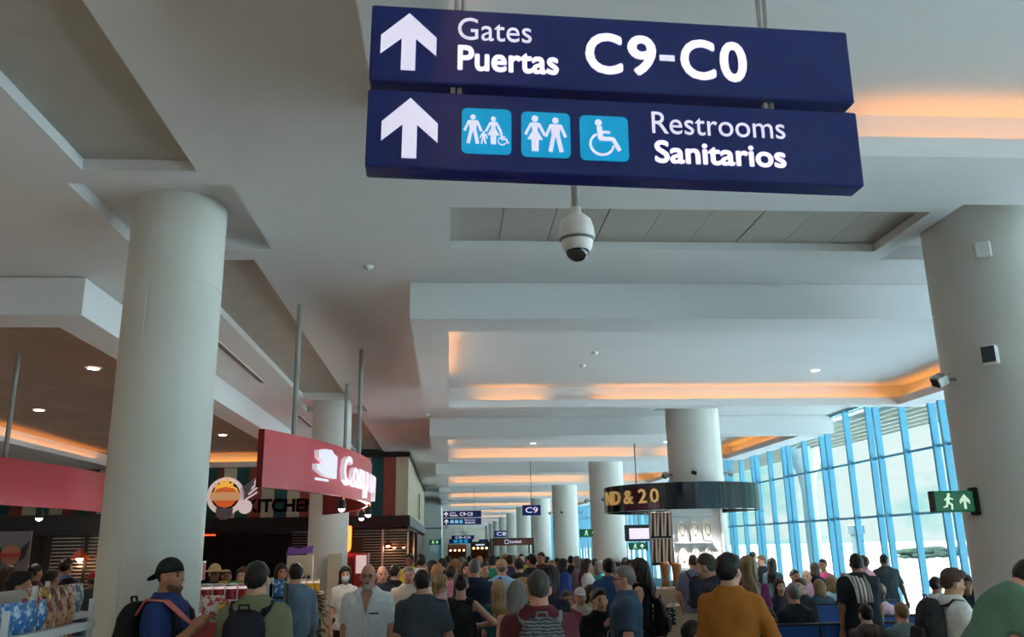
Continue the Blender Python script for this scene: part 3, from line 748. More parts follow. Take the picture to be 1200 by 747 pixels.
# ============================================================ restaurant at the end of the shop side
KF = 27.0; KXR = -1.23; KYB = 45.0
M_PK = {'c': mat('plank_cream', (196, 184, 160), 0.8, var=0.5, vscale=3, rgb2=(168, 152, 126), stretch=(3, 3, 0.5)), 'r': mat('plank_red', (150, 70, 62), 0.8, var=0.5, vscale=3, rgb2=(112, 48, 44), stretch=(3, 3, 0.5)),
        't': mat('plank_teal', (36, 84, 84), 0.8, var=0.5, vscale=3, rgb2=(24, 60, 62), stretch=(3, 3, 0.5)), 'b': mat('plank_brown', (92, 58, 46), 0.8, var=0.5, vscale=3, stretch=(3, 3, 0.5))}
kit = thing('restaurant_front', 'restaurant front with striped plank fascia and black band reading KITCHEN BAR', 'shop front', (0, KF, 0))
seq = 'crtcrbctrctcrtcbtrcrtcrtcbtrctcrtcrtcrt'
x = KXR; i = 0
PW = 0.385
PKM = {}
while x > -16.5:
    w = PW * (0.55 if seq[i % len(seq)] == 'b' else 1.0)
    top = 4.60 if x > -3.8 else 4.30
    key = (round(w, 3), top)
    if key not in PKM: PKM[key] = MB().box(-w + 0.006, 0, 0, 0.05, 2.80, top).mesh('plank')
    link('plank', PKM[key], kit, M_PK[seq[i % len(seq)]], (x, 0.003 * (i % 3), 0)); x -= w; i += 1
y = KF + 0.06
sp_ = MB().box(-0.04, 0, 0, 0.375, 2.80, 4.60).mesh('plank')
i = 0
while y < KYB:
    link('plank', sp_, kit, M_PK['c'], (KXR + 0.002 * (i % 3), y - KF, 0)); y += 0.385; i += 1
MB().box(-16.6, KXR + 0.06, -0.08, 0.06, 2.47, 2.80).build('black_band', M_BLACK, kit)
sb = MB().box(KXR - 0.06, KXR + 0.06, 0.06, KYB - KF, 2.47, 2.80).build('side_band', M_DARK, kit)
sd = MB().box(0.0, 0.015, 0, 0.5, 2.50, 2.76).mesh('band_panel')
for i in range(24): link('band_panel', sd, kit, M_GREY, (KXR + 0.06, 0.25 + i * 0.74, 0))
MB().box(-3.8, KXR + 0.05, -0.04, 0.06, 4.58, 4.72).build('black_cap', M_BLACK, kit)
MB().box(KXR - 0.06, KXR + 0.05, 0.06, KYB - KF, 4.58, 4.72).build('side_cap', M_BLACK, kit)
MB().box(-16.6, KXR, 0.06, 0.12, 2.80, 4.72).build('fascia_board', M_DARK, kit)
MB().box(-16.6, KXR, 0.1, KYB - KF, 2.40, 2.47).build('inner_ceiling', M_DARK, kit)
MB().box(-16.6, KXR - 0.1, 5.5, 5.6, 0, 2.4).build('back_wall', mat('dark_back_wall', (34, 26, 24), 0.7, var=0.6, vscale=2), kit)
MB().box(KXR - 0.12, KXR, 8.5, KYB - KF, 0, 2.47).build('side_wall', M_BROWN, kit)
MB().box(-16.6, KXR, KYB - KF - 0.1, KYB - KF, 0, 4.72).build('rear_wall', M_WALL, kit)
MB().box(KXR - 0.06, KXR - 0.055, 0.06, KYB - KF, 2.80, 4.60).build('side_board', M_WALL, kit)
# roller grille bars and posts at the open corner
gr = MB()
for i in range(20): gr.box(-4.9, KXR - 0.1, 1.2, 1.22, 0.75 + i * 0.085, 0.775 + i * 0.085)
g_ = gr.build('grille', mat('grille_bar', (150, 150, 146), 0.4, metal=0.5), kit); g_['kind'] = 'stuff'
for x, y in ((-2.0, 0.3), (-1.4, 4.0), (-1.35, 8.0)): MB().box(x - 0.03, x + 0.03, y - 0.03, y + 0.03, 0, 2.45).build('post', M_STEEL, kit)
MB().box(-3.35, -2.65, 1.15, 1.25, 0, 2.15).build('door', M_BROWN, kit)
MB().box(-4.9, KXR - 0.1, 1.35, 1.45, 0, 0.75).build('counter_front', M_BROWN, kit)
link('lettering', fit_text('KITCHEN', -6.08, -4.0, 2.95, 3.36, 0.03), kit, M_BLACK, (0, -0.03, 0)); link('lettering', fit_text('BAR', -3.6, -2.3, 2.95, 3.36, 0.03), kit, M_BLACK, (0, -0.03, 0))
pa = MB().box(0, 0.03, -0.45, 0.45, 0, 1.0).build('framed_panel', mat('menu_panel', (60, 54, 44), 0.6, var=0.7, vscale=4, rgb2=(170, 150, 110)), kit, (KXR + 0.05, 9.0, 2.95))
MB().box(0.03, 0.036, -0.2, 0.2, 0.15, 0.8).build('panel_print', mat('menu_print', (190, 176, 140), 0.6), pa)

# round burger emblem on the fascia
em = thing('emblem_sign', 'round white emblem with burger, flames and a grey wing on the striped fascia', 'sign', (-6.73, KF + 0.001, 3.46))
M_EW = mat('emblem_white', (226, 206, 204), 0.5, emit=(226, 206, 204), estr=0.22); M_EO = mat('emblem_orange', (206, 92, 44), 0.5, emit=(206, 92, 44), estr=0.25)
M_EY = mat('emblem_yellow', (238, 176, 70), 0.5, emit=(238, 176, 70), estr=0.3); M_EB = mat('emblem_banner', (214, 160, 110), 0.5, emit=(214, 160, 110), estr=0.2); M_EG = mat('emblem_grey', (140, 132, 140), 0.5)
MB().prism(disc(0, 0, 0.56, 28), -0.05, 0.0).build('disc', M_EW, em)
MB().prism(disc(0, 0.02, 0.43, 24), -0.06, -0.05).build('inner_disc', M_BLACK, em)
MB().prism([(-0.40, 0.05), (0.40, 0.05), (0.34, 0.22), (0.2, 0.30), (0.26, 0.44), (0.1, 0.36), (0.06, 0.58), (-0.06, 0.40), (-0.14, 0.52), (-0.2, 0.33), (-0.33, 0.38), (-0.32, 0.2)], -0.075, -0.06).build('flames', M_EY, em)
MB().prism([(-0.36, 0.10), (0.36, 0.10), (0.24, 0.22), (0.0, 0.27), (-0.24, 0.22)], -0.085, -0.075).build('bun_top', M_EO, em)
MB().prism([(-0.36, -0.12), (-0.2, -0.30), (0, -0.36), (0.2, -0.30), (0.36, -0.12)], -0.085, -0.075).build('bun_bottom', M_EO, em)
MB().prism(rrect(-0.44, 0.44, -0.13, 0.11, 0.03), -0.10, -0.085).build('banner', M_EB, em)
MB().prism([(-0.26, -0.36), (0.26, -0.36), (0.22, -0.60), (0.1, -0.70), (-0.1, -0.70), (-0.22, -0.60)], -0.09, -0.05).build('lower_badge', M_EG, em)
wg = MB().prism([(0.42, 0.22), (0.40, -0.10), (0.55, -0.16), (0.95, 0.30), (1.0, 0.62), (0.8, 0.50)], -0.05, 0.0).build('wing', M_EG, em)
for i in range(4): MB().prism(bar(0.60 + 0.08 * i, -0.12 + 0.16 * i, 0.94 - 0.01 * i, 0.10 + 0.14 * i, 0.05), -0.065, -0.05).build('feather', M_EW, wg)
MB().prism(disc(0.60, -0.33, 0.21, 18), -0.08, -0.03).build('small_disc', M_EW, em)
# poster with the winged burger further left
ps = thing('wall_poster', 'pale poster with winged burger badge on the dark grille wall at far left', 'poster', (-7.05, 14.4, 1.63))
MB().box(-0.55, 0.50, 0, 0.03, -0.25, 0.58).build('board', mat('poster_grey', (96, 93, 98), 0.6), ps)
MB().prism(disc(0.22, 0.22, 0.15, 20), -0.012, 0).build('badge', mat('poster_tan', (150, 96, 76), 0.6), ps)
MB().prism(rrect(0.06, 0.38, 0.19, 0.25, 0.01), -0.018, -0.012).build('badge_band', mat('poster_red', (150, 40, 30), 0.6), ps)
for s_ in (-1, 1): MB().prism([(0.22 + s_ * 0.14, 0.12), (0.22 + s_ * 0.22, 0.20), (0.22 + s_ * 0.27, 0.44), (0.22 + s_ * 0.15, 0.32)][::s_], -0.012, 0).build('wing', M_DARK, ps)

# dark slatted booth behind the left red fascia
bt = thing('slatted_booth', 'dark booth with horizontal metal slats and black header behind the left crowd', 'booth', (-6.0, 14.5, 0))
MB().box(-4.5, 1.6, 0, 0.15, 2.13, 2.46).build('header', M_BLACK, bt)
MB().box(-4.5, 1.6, 0.6, 0.7, 0, 2.13).build('back_panel', mat('booth_black', (22, 20, 22), 0.6), bt)
sl_ = MB().box(0, 1.62, 0.0, 0.012, 0, 0.014).mesh('slat')
for i in range(16): link('slat', sl_, bt, M_STEEL, (-0.32, 0.1, 1.26 + i * 0.055))
for x in (-0.5, -0.36, 0.2): MB().box(x, x + 0.05, 0.08, 0.14, 0, 2.13).build('post', M_BLACK, bt)
MB().box(-4.5, 1.6, -0.4, 0.15, 0, 1.05).build('counter', M_BROWN, bt)
for i, (x, w, z0, z1) in enumerate(((0.98, 0.2, 2.05, 1.75), (1.02, 0.2, 1.62, 1.38))):
    MB().box(x, x + w, 0.06, 0.09, z1, z0).build('orange_screen', mat('screen_orange', (220, 110, 40), 0.5, emit=(230, 110, 40), estr=0.7), bt)
def pendant(x, y, z, ztop, label, power=14):
    o = thing('pendant_lamp', label, 'lamp', (x, y, z))
    MB().tube([(0, 0, 0.1), (0, 0, ztop - z)], 0.008, 6).build('cord', M_BLACK, o)
    MB().lathe([(0.02, 0.16), (0.05, 0.14), (0.14, 0.03), (0.145, 0.02)], (0, 0, 0), 18).build('shade', mat('lamp_copper', (150, 60, 30), 0.4, metal=0.3), o)
    MB().ball((0, 0, 0.02), 0.055, 12, 8).build('bulb', mat('bulb_glow', (255, 170, 110), 0.5, emit=(255, 150, 90), estr=16), o)
    if power:
        l = bpy.data.lights.new('pendant_glow', 'POINT'); l.energy = power; l.color = (1, 0.5, 0.25); l.shadow_soft_size = 0.1
        lo = bpy.data.objects.new('pendant_glow', l); COL.objects.link(lo); lo.parent = o; lo.location = (0, 0, -0.08)
pendant(-5.85, 14.58, 1.76, 2.14, 'copper pendant lamp glowing red before the dark slats, left one', 6); pendant(-5.48, 14.58, 1.76, 2.14, 'copper pendant lamp glowing red before the dark slats, right one', 6)
for i, (x, y, z) in enumerate(((-1.86, 27.7, 1.90), (-1.72, 28.6, 1.86), (-1.55, 31.2, 1.86), (-1.45, 33.5, 1.83))):
    pendant(x, y, z, 2.45, 'glowing pendant lamp at the open corner of the restaurant, %s from the viewer' % ['first', 'second', 'third', 'fourth'][i], 5)
for i, (x, y) in enumerate(((-7.6, 28.6), (-4.0, 28.6))):
    o = thing('heat_lamp', 'thin red glowing lamp bar in the dark kitchen, %s one' % ['left', 'right'][i], 'lamp', (x, y, 2.36))
    MB().box(-0.25, 0.25, -0.03, 0.03, 0.0, 0.05).build('housing', M_BLACK, o); MB().box(-0.22, 0.22, -0.02, 0.02, -0.03, 0.0).build('tube', mat('red_tube', (255, 50, 20), 0.5, emit=(255, 50, 24), estr=4), o)
# neon letter by the second shop-side column
ne = tag(link('neon_sign', text_mesh('BJ', 0.62, 0.03, 0.02, 'CENTER', 3), None, mat('neon_orange', (255, 90, 30), 0.5, emit=(255, 84, 30), estr=3.0), (-2.42, 20.3, 2.10)), 'orange neon letters half hidden by the second shop-side column', 'sign')
MB().tube([(.12, .05, -2.1), (.12, .05, -.2)], .02, 8).build('mounting_post', M_DARK, ne)
ns = thing('red_cabinet', 'red vending cabinet behind the second shop-side column', 'cabinet', (-2.25, 20.4, 0))
MB().box(-0.45, 0.42, 0, 0.6, 0, 1.74).build('body', mat('cabinet_red', (150, 28, 30), 0.4), ns)
MB().box(0.16, 0.40, -0.012, 0, 1.30, 1.70).build('notice', M_EW, ns)
MB().box(-0.40, 0.12, -0.02, 0, 0.2, 1.66).build('door', mat('cabinet_red_dark', (120, 18, 22), 0.25), ns)
MB().tube([(-0.55, 0.4, 1.7), (-0.55, 0.4, 1.95)], 0.02).build('sign_post', M_BLACK, ns)

# ============================================================ red curved fascias of the snack kiosk
M_RED = mat('gloss_red', (206, 40, 60), 0.28, spec=0.7)
M_REDIN = mat('red_inner', (128, 20, 26), 0.5)
def arc_fascia(c, r, y0, y1, z0, z1, label, poles):
    o = thing('curved_fascia', label, 'fascia', (c[0], c[1], 0))
    a0 = math.asin((y0 - c[1]) / r); a1 = math.asin((y1 - c[1]) / r); n = 40
    mb = MB(); T = 0.08; vs = []
    for i in range(n + 1):
        a = a0 + (a1 - a0) * i / n
        for rr, z in ((r, z0), (r, z1), (r - T, z1), (r - T, z0)): vs.append((rr * math.cos(a), rr * math.sin(a), z))
    fs = []
    for i in range(n): fs.append((i * 4, i * 4 + 4, i * 4 + 5, i * 4 + 1))
    ob = MB().add(vs, fs, True).build('outer_face', M_RED, o)
    fs = [(0, 1, 2, 3), (n * 4 + 3, n * 4 + 2, n * 4 + 1, n * 4)]
    for i in range(n):
        for q in (1, 2, 3): fs.append((i * 4 + q, i * 4 + 4 + q, i * 4 + 4 + (q + 1) % 4, i * 4 + (q + 1) % 4))
    MB().add(vs, fs).build('inner_face', M_REDIN, o)
    for x, y, zt in poles: MB().tube([(x - c[0], y - c[1], z0 + 0.05), (x - c[0], y - c[1], zt)], 0.032, 10).build('hanger_pole', M_PIPE, o)
    return o
RC = (-9.83, 13.05); RR = 8.66
fa = arc_fascia(RC, RR, 9.4, 17.5, 2.50, 3.12, 'red curved fascia with white raised lettering hung on grey poles', ((-1.81, 10.22, 4.75), (-1.30, 12.67, 4.75), (-1.83, 15.45, 4.75)))
fb = arc_fascia((-14.3, 14.3), RR, 9.0, 19.0, 2.50, 3.12, 'plain red curved fascia at the far left behind the near column', ((-6.25, 12.65, 4.72), (-6.3, 17.2, 4.72)))
M_LET = mat('white_letter', (240, 232, 240), 0.4, emit=(244, 236, 246), estr=0.16)
s_ = 0.0
for ch, wd in (('C', 0.36), ('o', 0.30), ('m', 0.44), ('p', 0.31), ('a', 0.29), ('n', 0.30), ('y', 0.28)):
    ylet = 11.08
    a = math.asin((ylet - RC[1]) / RR) + (s_ + wd / 2) / RR
    link('letter', text_mesh(ch, 0.50, 0.03, 0.018, 'CENTER', 2), fa, M_LET, ((RR + 0.05) * math.cos(a), (RR + 0.05) * math.sin(a), 2.80), (0, 0, a + PI / 2))
    s_ += wd
a = math.asin((10.62 - RC[1]) / RR)
lg = [(175, 200), (250, 165), (320, 160), (345, 205), (385, 230), (380, 525), (260, 515), (190, 470), (160, 440), (160, 375), (230, 370), (240, 340), (180, 290)]
lg = [((p[0] - 272) * 0.00265, (340 - p[1]) * 0.00093) for p in lg][::-1]
MB().prism(lg, -0.06, 0.0).build('logo', M_LET, fa, (RR * math.cos(a), RR * math.sin(a), 2.86), (0, 0, a + PI / 2))
MB().box(-0.22, 0.16, -0.012, 0, -0.215, -0.185).build('small_strip', M_LET, fa, (RR * math.cos(a), RR * math.sin(a), 2.86), (0, 0, a + PI / 2))
for i, (x, y) in enumerate(((RC[0] + math.sqrt(8.62 ** 2 - (11.4 - RC[1]) ** 2), 11.4), (RC[0] + math.sqrt(8.62 ** 2 - (13.6 - RC[1]) ** 2), 13.6), (RC[0] + math.sqrt(8.62 ** 2 - (15.2 - RC[1]) ** 2), 15.2), (-14.3 + math.sqrt(8.62 ** 2 - 1.4 ** 2), 12.9))):
    o = thing('track_spotlight', ['bright spotlight under the red lettered fascia, first from its near end', 'spotlight under the red fascia near its lettering', 'black spotlight under the far end of the red fascia', 'bright spotlight below the plain red fascia'][i], 'spotlight', (x, y, 2.43), 0.4)
    MB().tube([(0, 0, 0.0), (0, 0, 0.12)], 0.012, 8).build('stem', M_BLACK, o)
    MB().lathe([(0.03, 0.03), (0.05, 0.02), (0.055, -0.08), (0.05, -0.085)], (0, 0, 0), 14).build('can', M_BLACK, o)
    MB().ball((0, 0, -0.075), 0.045, 12, 8).build('lens', mat('spot_lens2', (255, 250, 240), 0.5, emit=(255, 244, 226), estr=22), o)
    l = bpy.data.lights.new('kiosk_spot', 'POINT'); l.energy = (9, 9, 9, 3)[i]; l.color = (1, 0.88, 0.74); l.shadow_soft_size = 0.06
    lo = bpy.data.objects.new('kiosk_spot', l); COL.objects.link(lo); lo.parent = o; lo.location = (0, 0, -0.22)

# ============================================================ people: signed-distance bodies, one continuous surface each
def v3(*a): return np.array(a, dtype=np.float32)
class Field:
    def __init__(s, lo, hi, h, zfine=None):
        s.x = np.arange(lo[0], hi[0] + h, h, dtype=np.float32); s.y = np.arange(lo[1], hi[1] + h, h, dtype=np.float32)
        if zfine:
            a, b, hf = zfine; z = []; c = lo[2]
            while c < hi[2] + h: z.append(c); c += hf if a <= c <= b else h
            s.z = np.array(z, dtype=np.float32)
        else: s.z = np.arange(lo[2], hi[2] + h, h, dtype=np.float32)
        s.d = np.full((len(s.x), len(s.y), len(s.z)), 0.2, dtype=np.float32)
    def sub(s, lo, hi):
        def r(ax, a, b):
            i = max(0, int(np.searchsorted(ax, a)) - 1); j = min(len(ax), int(np.searchsorted(ax, b)) + 1); return slice(i, j)
        sl = (r(s.x, lo[0], hi[0]), r(s.y, lo[1], hi[1]), r(s.z, lo[2], hi[2]))
        return sl, s.x[sl[0]][:, None, None], s.y[sl[1]][None, :, None], s.z[sl[2]][None, None, :]
    def put(s, sl, d, k):
        o = s.d[sl]
        if d.size == 0: return
        if k <= 0: s.d[sl] = np.minimum(o, d)
        else:
            h = np.clip(0.5 + 0.5 * (o - d) / k, 0, 1); s.d[sl] = o * (1 - h) + d * h - k * h * (1 - h)
    def cone(s, a, b, r1, r2, k=0.02, cut=False):
        """tapered capsule; cut=True ends flat at b"""
        a = np.asarray(a, np.float32); b = np.asarray(b, np.float32); m = max(r1, r2) + 0.05 + k
        sl, X, Y, Z = s.sub(np.minimum(a, b) - m, np.maximum(a, b) + m)
        ab = b - a; L2 = float(ab @ ab) + 1e-9
        t = ((X - a[0]) * ab[0] + (Y - a[1]) * ab[1] + (Z - a[2]) * ab[2]) / L2; tc = np.clip(t, 0, 1)
        d = np.sqrt((X - a[0] - tc * ab[0]) ** 2 + (Y - a[1] - tc * ab[1]) ** 2 + (Z - a[2] - tc * ab[2]) ** 2) - (r1 + (r2 - r1) * tc)
        if cut: d = np.maximum(d, (t - 1) * math.sqrt(L2))
        s.put(sl, d, k)
    def ell(s, c, r, R=None, k=0.02):
        c = np.asarray(c, np.float32); m = max(r) + 0.05 + k
        sl, X, Y, Z = s.sub(c - m, c + m)
        x, y, z = X - c[0], Y - c[1], Z - c[2]
        if R is not None:
            x, y, z = (R[0, 0] * x + R[1, 0] * y + R[2, 0] * z, R[0, 1] * x + R[1, 1] * y + R[2, 1] * z, R[0, 2] * x + R[1, 2] * y + R[2, 2] * z)
        q = np.sqrt((x / r[0]) ** 2 + (y / r[1]) ** 2 + (z / r[2]) ** 2); g = np.sqrt((x / r[0] ** 2) ** 2 + (y / r[1] ** 2) ** 2 + (z / r[2] ** 2) ** 2) + 1e-6
        s.put(sl, (q * (q - 1) / g).astype(np.float32), k)
    def loft(s, o, R, tab, k=0.02, inf=0.0, p=2.5):
        """elliptic loft along the local z axis: tab rows z, half width, half depth, y shift"""
        o = np.asarray(o, np.float32); t = np.array(tab, np.float32); m = 0.35
        ax = R[:, 2]; a = o + ax * t[0, 0]; b = o + ax * t[-1, 0]
        sl, X, Y, Z = s.sub(np.minimum(a, b) - m, np.maximum(a, b) + m)
        x, y, z = X - o[0], Y - o[1], Z - o[2]
        x, y, z = (R[0, 0] * x + R[1, 0] * y + R[2, 0] * z, R[0, 1] * x + R[1, 1] * y + R[2, 1] * z, R[0, 2] * x + R[1, 2] * y + R[2, 2] * z)
        w = np.interp(z, t[:, 0], t[:, 1]).astype(np.float32) + inf; dp = np.interp(z, t[:, 0], t[:, 2]).astype(np.float32) + inf; ys = np.interp(z, t[:, 0], t[:, 3]).astype(np.float32)
        q = ((np.abs(x) / w) ** p + (np.abs(y - ys) / dp) ** p) ** (1 / p)
        d = (q - 1) * np.minimum(w, dp)
        d = np.maximum(d, np.maximum(t[0, 0] - z, z - t[-1, 0]))
        s.put(sl, d.astype(np.float32), k)
    def carve(s, fn):
        X, Y, Z = s.x[:, None, None], s.y[None, :, None], s.z[None, None, :]
        s.d = np.maximum(s.d, fn(X, Y, Z)).astype(np.float32)
    def mesh(s, name, wr=0.0, ws=30.0, ph=0.0, flutes=0.0):
        d = s.d; ins = d < 0
        c = np.zeros(tuple(n - 1 for n in d.shape), np.int8); V8 = []
        offs = [(i, j, k) for i in (0, 1) for j in (0, 1) for k in (0, 1)]
        nx, ny, nz_ = d.shape
        for i, j, k in offs: c += ins[i:nx - 1 + i, j:ny - 1 + j, k:nz_ - 1 + k]
        act = (c > 0) & (c < 8); I = np.argwhere(act)
        if len(I) == 0: return None
        idx = np.full(act.shape, -1, np.int32); idx[act] = np.arange(len(I))
        val = {o: d[I[:, 0] + o[0], I[:, 1] + o[1], I[:, 2] + o[2]] for o in offs}
        P = np.zeros((len(I), 3), np.float32); n = np.zeros(len(I), np.float32)
        for a in offs:
            for ax in range(3):
                if a[ax] == 1: continue
                b = tuple(1 if q == ax else a[q] for q in range(3))
                va, vb = val[a], val[b]; m = (va < 0) != (vb < 0)
                t = np.where(m, va / np.where(m, va - vb, 1), 0)
                q = np.array([a], np.float32).repeat(len(I), 0); q[:, ax] += t
                P += np.where(m[:, None], q, 0); n += m
        P /= n[:, None]
        out = np.empty_like(P)
        for ax, arr in enumerate((s.x, s.y, s.z)): out[:, ax] = arr[I[:, ax]] + P[:, ax] * (arr[I[:, ax] + 1] - arr[I[:, ax]])
        F = []
        for ax in range(3):
            b, c_ = (ax + 1) % 3, (ax + 2) % 3
            sh0 = [slice(None)] * 3; sh1 = [slice(None)] * 3; sh0[ax] = slice(0, -1); sh1[ax] = slice(1, None)
            for q in (b, c_): sh0[q] = slice(1, -1); sh1[q] = slice(1, -1)
            A, B = ins[tuple(sh0)], ins[tuple(sh1)]
            for sgn in (0, 1):
                E = np.argwhere(A & ~B) if sgn == 0 else np.argwhere(~A & B)
                if len(E) == 0: continue
                E[:, b] += 1; E[:, c_] += 1
                def ii(db, dc):
                    G = E.copy(); G[:, b] += db; G[:, c_] += dc; return idx[G[:, 0], G[:, 1], G[:, 2]]
                Q = np.stack([ii(-1, -1), ii(0, -1), ii(0, 0), ii(-1, 0)], 1)
                F.append(Q if sgn == 0 else Q[:, ::-1])
        F = np.concatenate(F)
        if wr > 0:
            nrm = np.zeros_like(out); e1 = out[F[:, 1]] - out[F[:, 0]]; e2 = out[F[:, 2]] - out[F[:, 0]]; fn = np.cross(e1, e2)
            for q in range(4): np.add.at(nrm, F[:, q], fn)
            nrm /= np.linalg.norm(nrm, axis=1)[:, None] + 1e-9
            x, y, z = out[:, 0], out[:, 1], out[:, 2]
            w = np.sin(ws * (x * 0.7 + z) + 3 * np.sin(ws * .35 * y + ph) + ph) + 0.7 * np.sin(ws * 1.7 * (z * .6 - x) + 2.1 * np.sin(ws * .5 * x - ph) + 2 * ph)
            if flutes: w = np.sin(flutes * np.arctan2(y, x) * 6 + 4 * np.sin(9 * z + ph)) + 0.5 * np.sin(40 * z + 17 * x + ph)
            out = out + nrm * (wr * w)[:, None]
        me = bpy.data.meshes.new(name); me.vertices.add(len(out)); me.vertices.foreach_set('co', out.astype(np.float32).ravel())
        me.loops.add(F.size); me.loops.foreach_set('vertex_index', F.astype(np.int32).ravel())
        me.polygons.add(len(F)); me.polygons.foreach_set('loop_start', np.arange(0, F.size, 4, dtype=np.int32)); me.polygons.foreach_set('loop_total', np.full(len(F), 4, np.int32))
        me.polygons.foreach_set('use_smooth', np.ones(len(F), bool)); me.update(calc_edges=True); me.validate()
        return me

def rotx(a): c, s = math.cos(a), math.sin(a); return np.array([[1, 0, 0], [0, c, -s], [0, s, c]], np.float32)
def roty(a): c, s = math.cos(a), math.sin(a); return np.array([[c, 0, s], [0, 1, 0], [-s, 0, c]], np.float32)
def rotz(a): c, s = math.cos(a), math.sin(a); return np.array([[c, -s, 0], [s, c, 0], [0, 0, 1]], np.float32)

SKIN = {'light': (206, 158, 132), 'pink': (212, 150, 128), 'tan': (172, 118, 88), 'brown': (122, 80, 58), 'dark': (84, 54, 42)}
HAIR = {'black': (20, 17, 16), 'dark': (40, 29, 24), 'brown': (78, 54, 38), 'grey': (128, 124, 120), 'white': (190, 188, 184), 'blond': (176, 140, 92), 'darkgrey': (70, 66, 64), 'light': (150, 118, 80)}
def skin_mat(k): return mat('skin_' + k, SKIN[k], 0.5, var=0.15, vscale=14, rgb2=tuple(int(v * 0.86) for v in SKIN[k]))
def hair_mat(k): return mat('hair_' + k, HAIR[k], 0.45, var=0.6, vscale=40, stretch=(4, 4, 0.6), bump=0.3, bscale=120)
def cloth(c):
    if not isinstance(c, tuple): return c
    return mat('cloth_%d_%d_%d' % c, c, 0.85, var=0.25, vscale=30, rgb2=tuple(int(v * 0.8) for v in c), bump=0.12, bscale=400)

MALE = [(-.16, .168, .122, 0), (-.05, .168, .122, 0), (.08, .156, .115, .005), (.20, .162, .118, .005), (.31, .176, .122, .0), (.375, .176, .115, -.005), (.425, .162, .098, -.01), (.462, .124, .082, -.015), (.49, .088, .070, -.015), (.515, .064, .060, -.012)]
FEM = [(-.16, .176, .125, -.01), (-.05, .168, .118, -.005), (.09, .130, .098, .005), (.20, .140, .108, .012), (.30, .152, .120, .014), (.37, .152, .103, .0), (.415, .134, .084, -.01), (.45, .098, .068, -.015), (.485, .066, .058, -.015), (.51, .052, .050, -.012)]

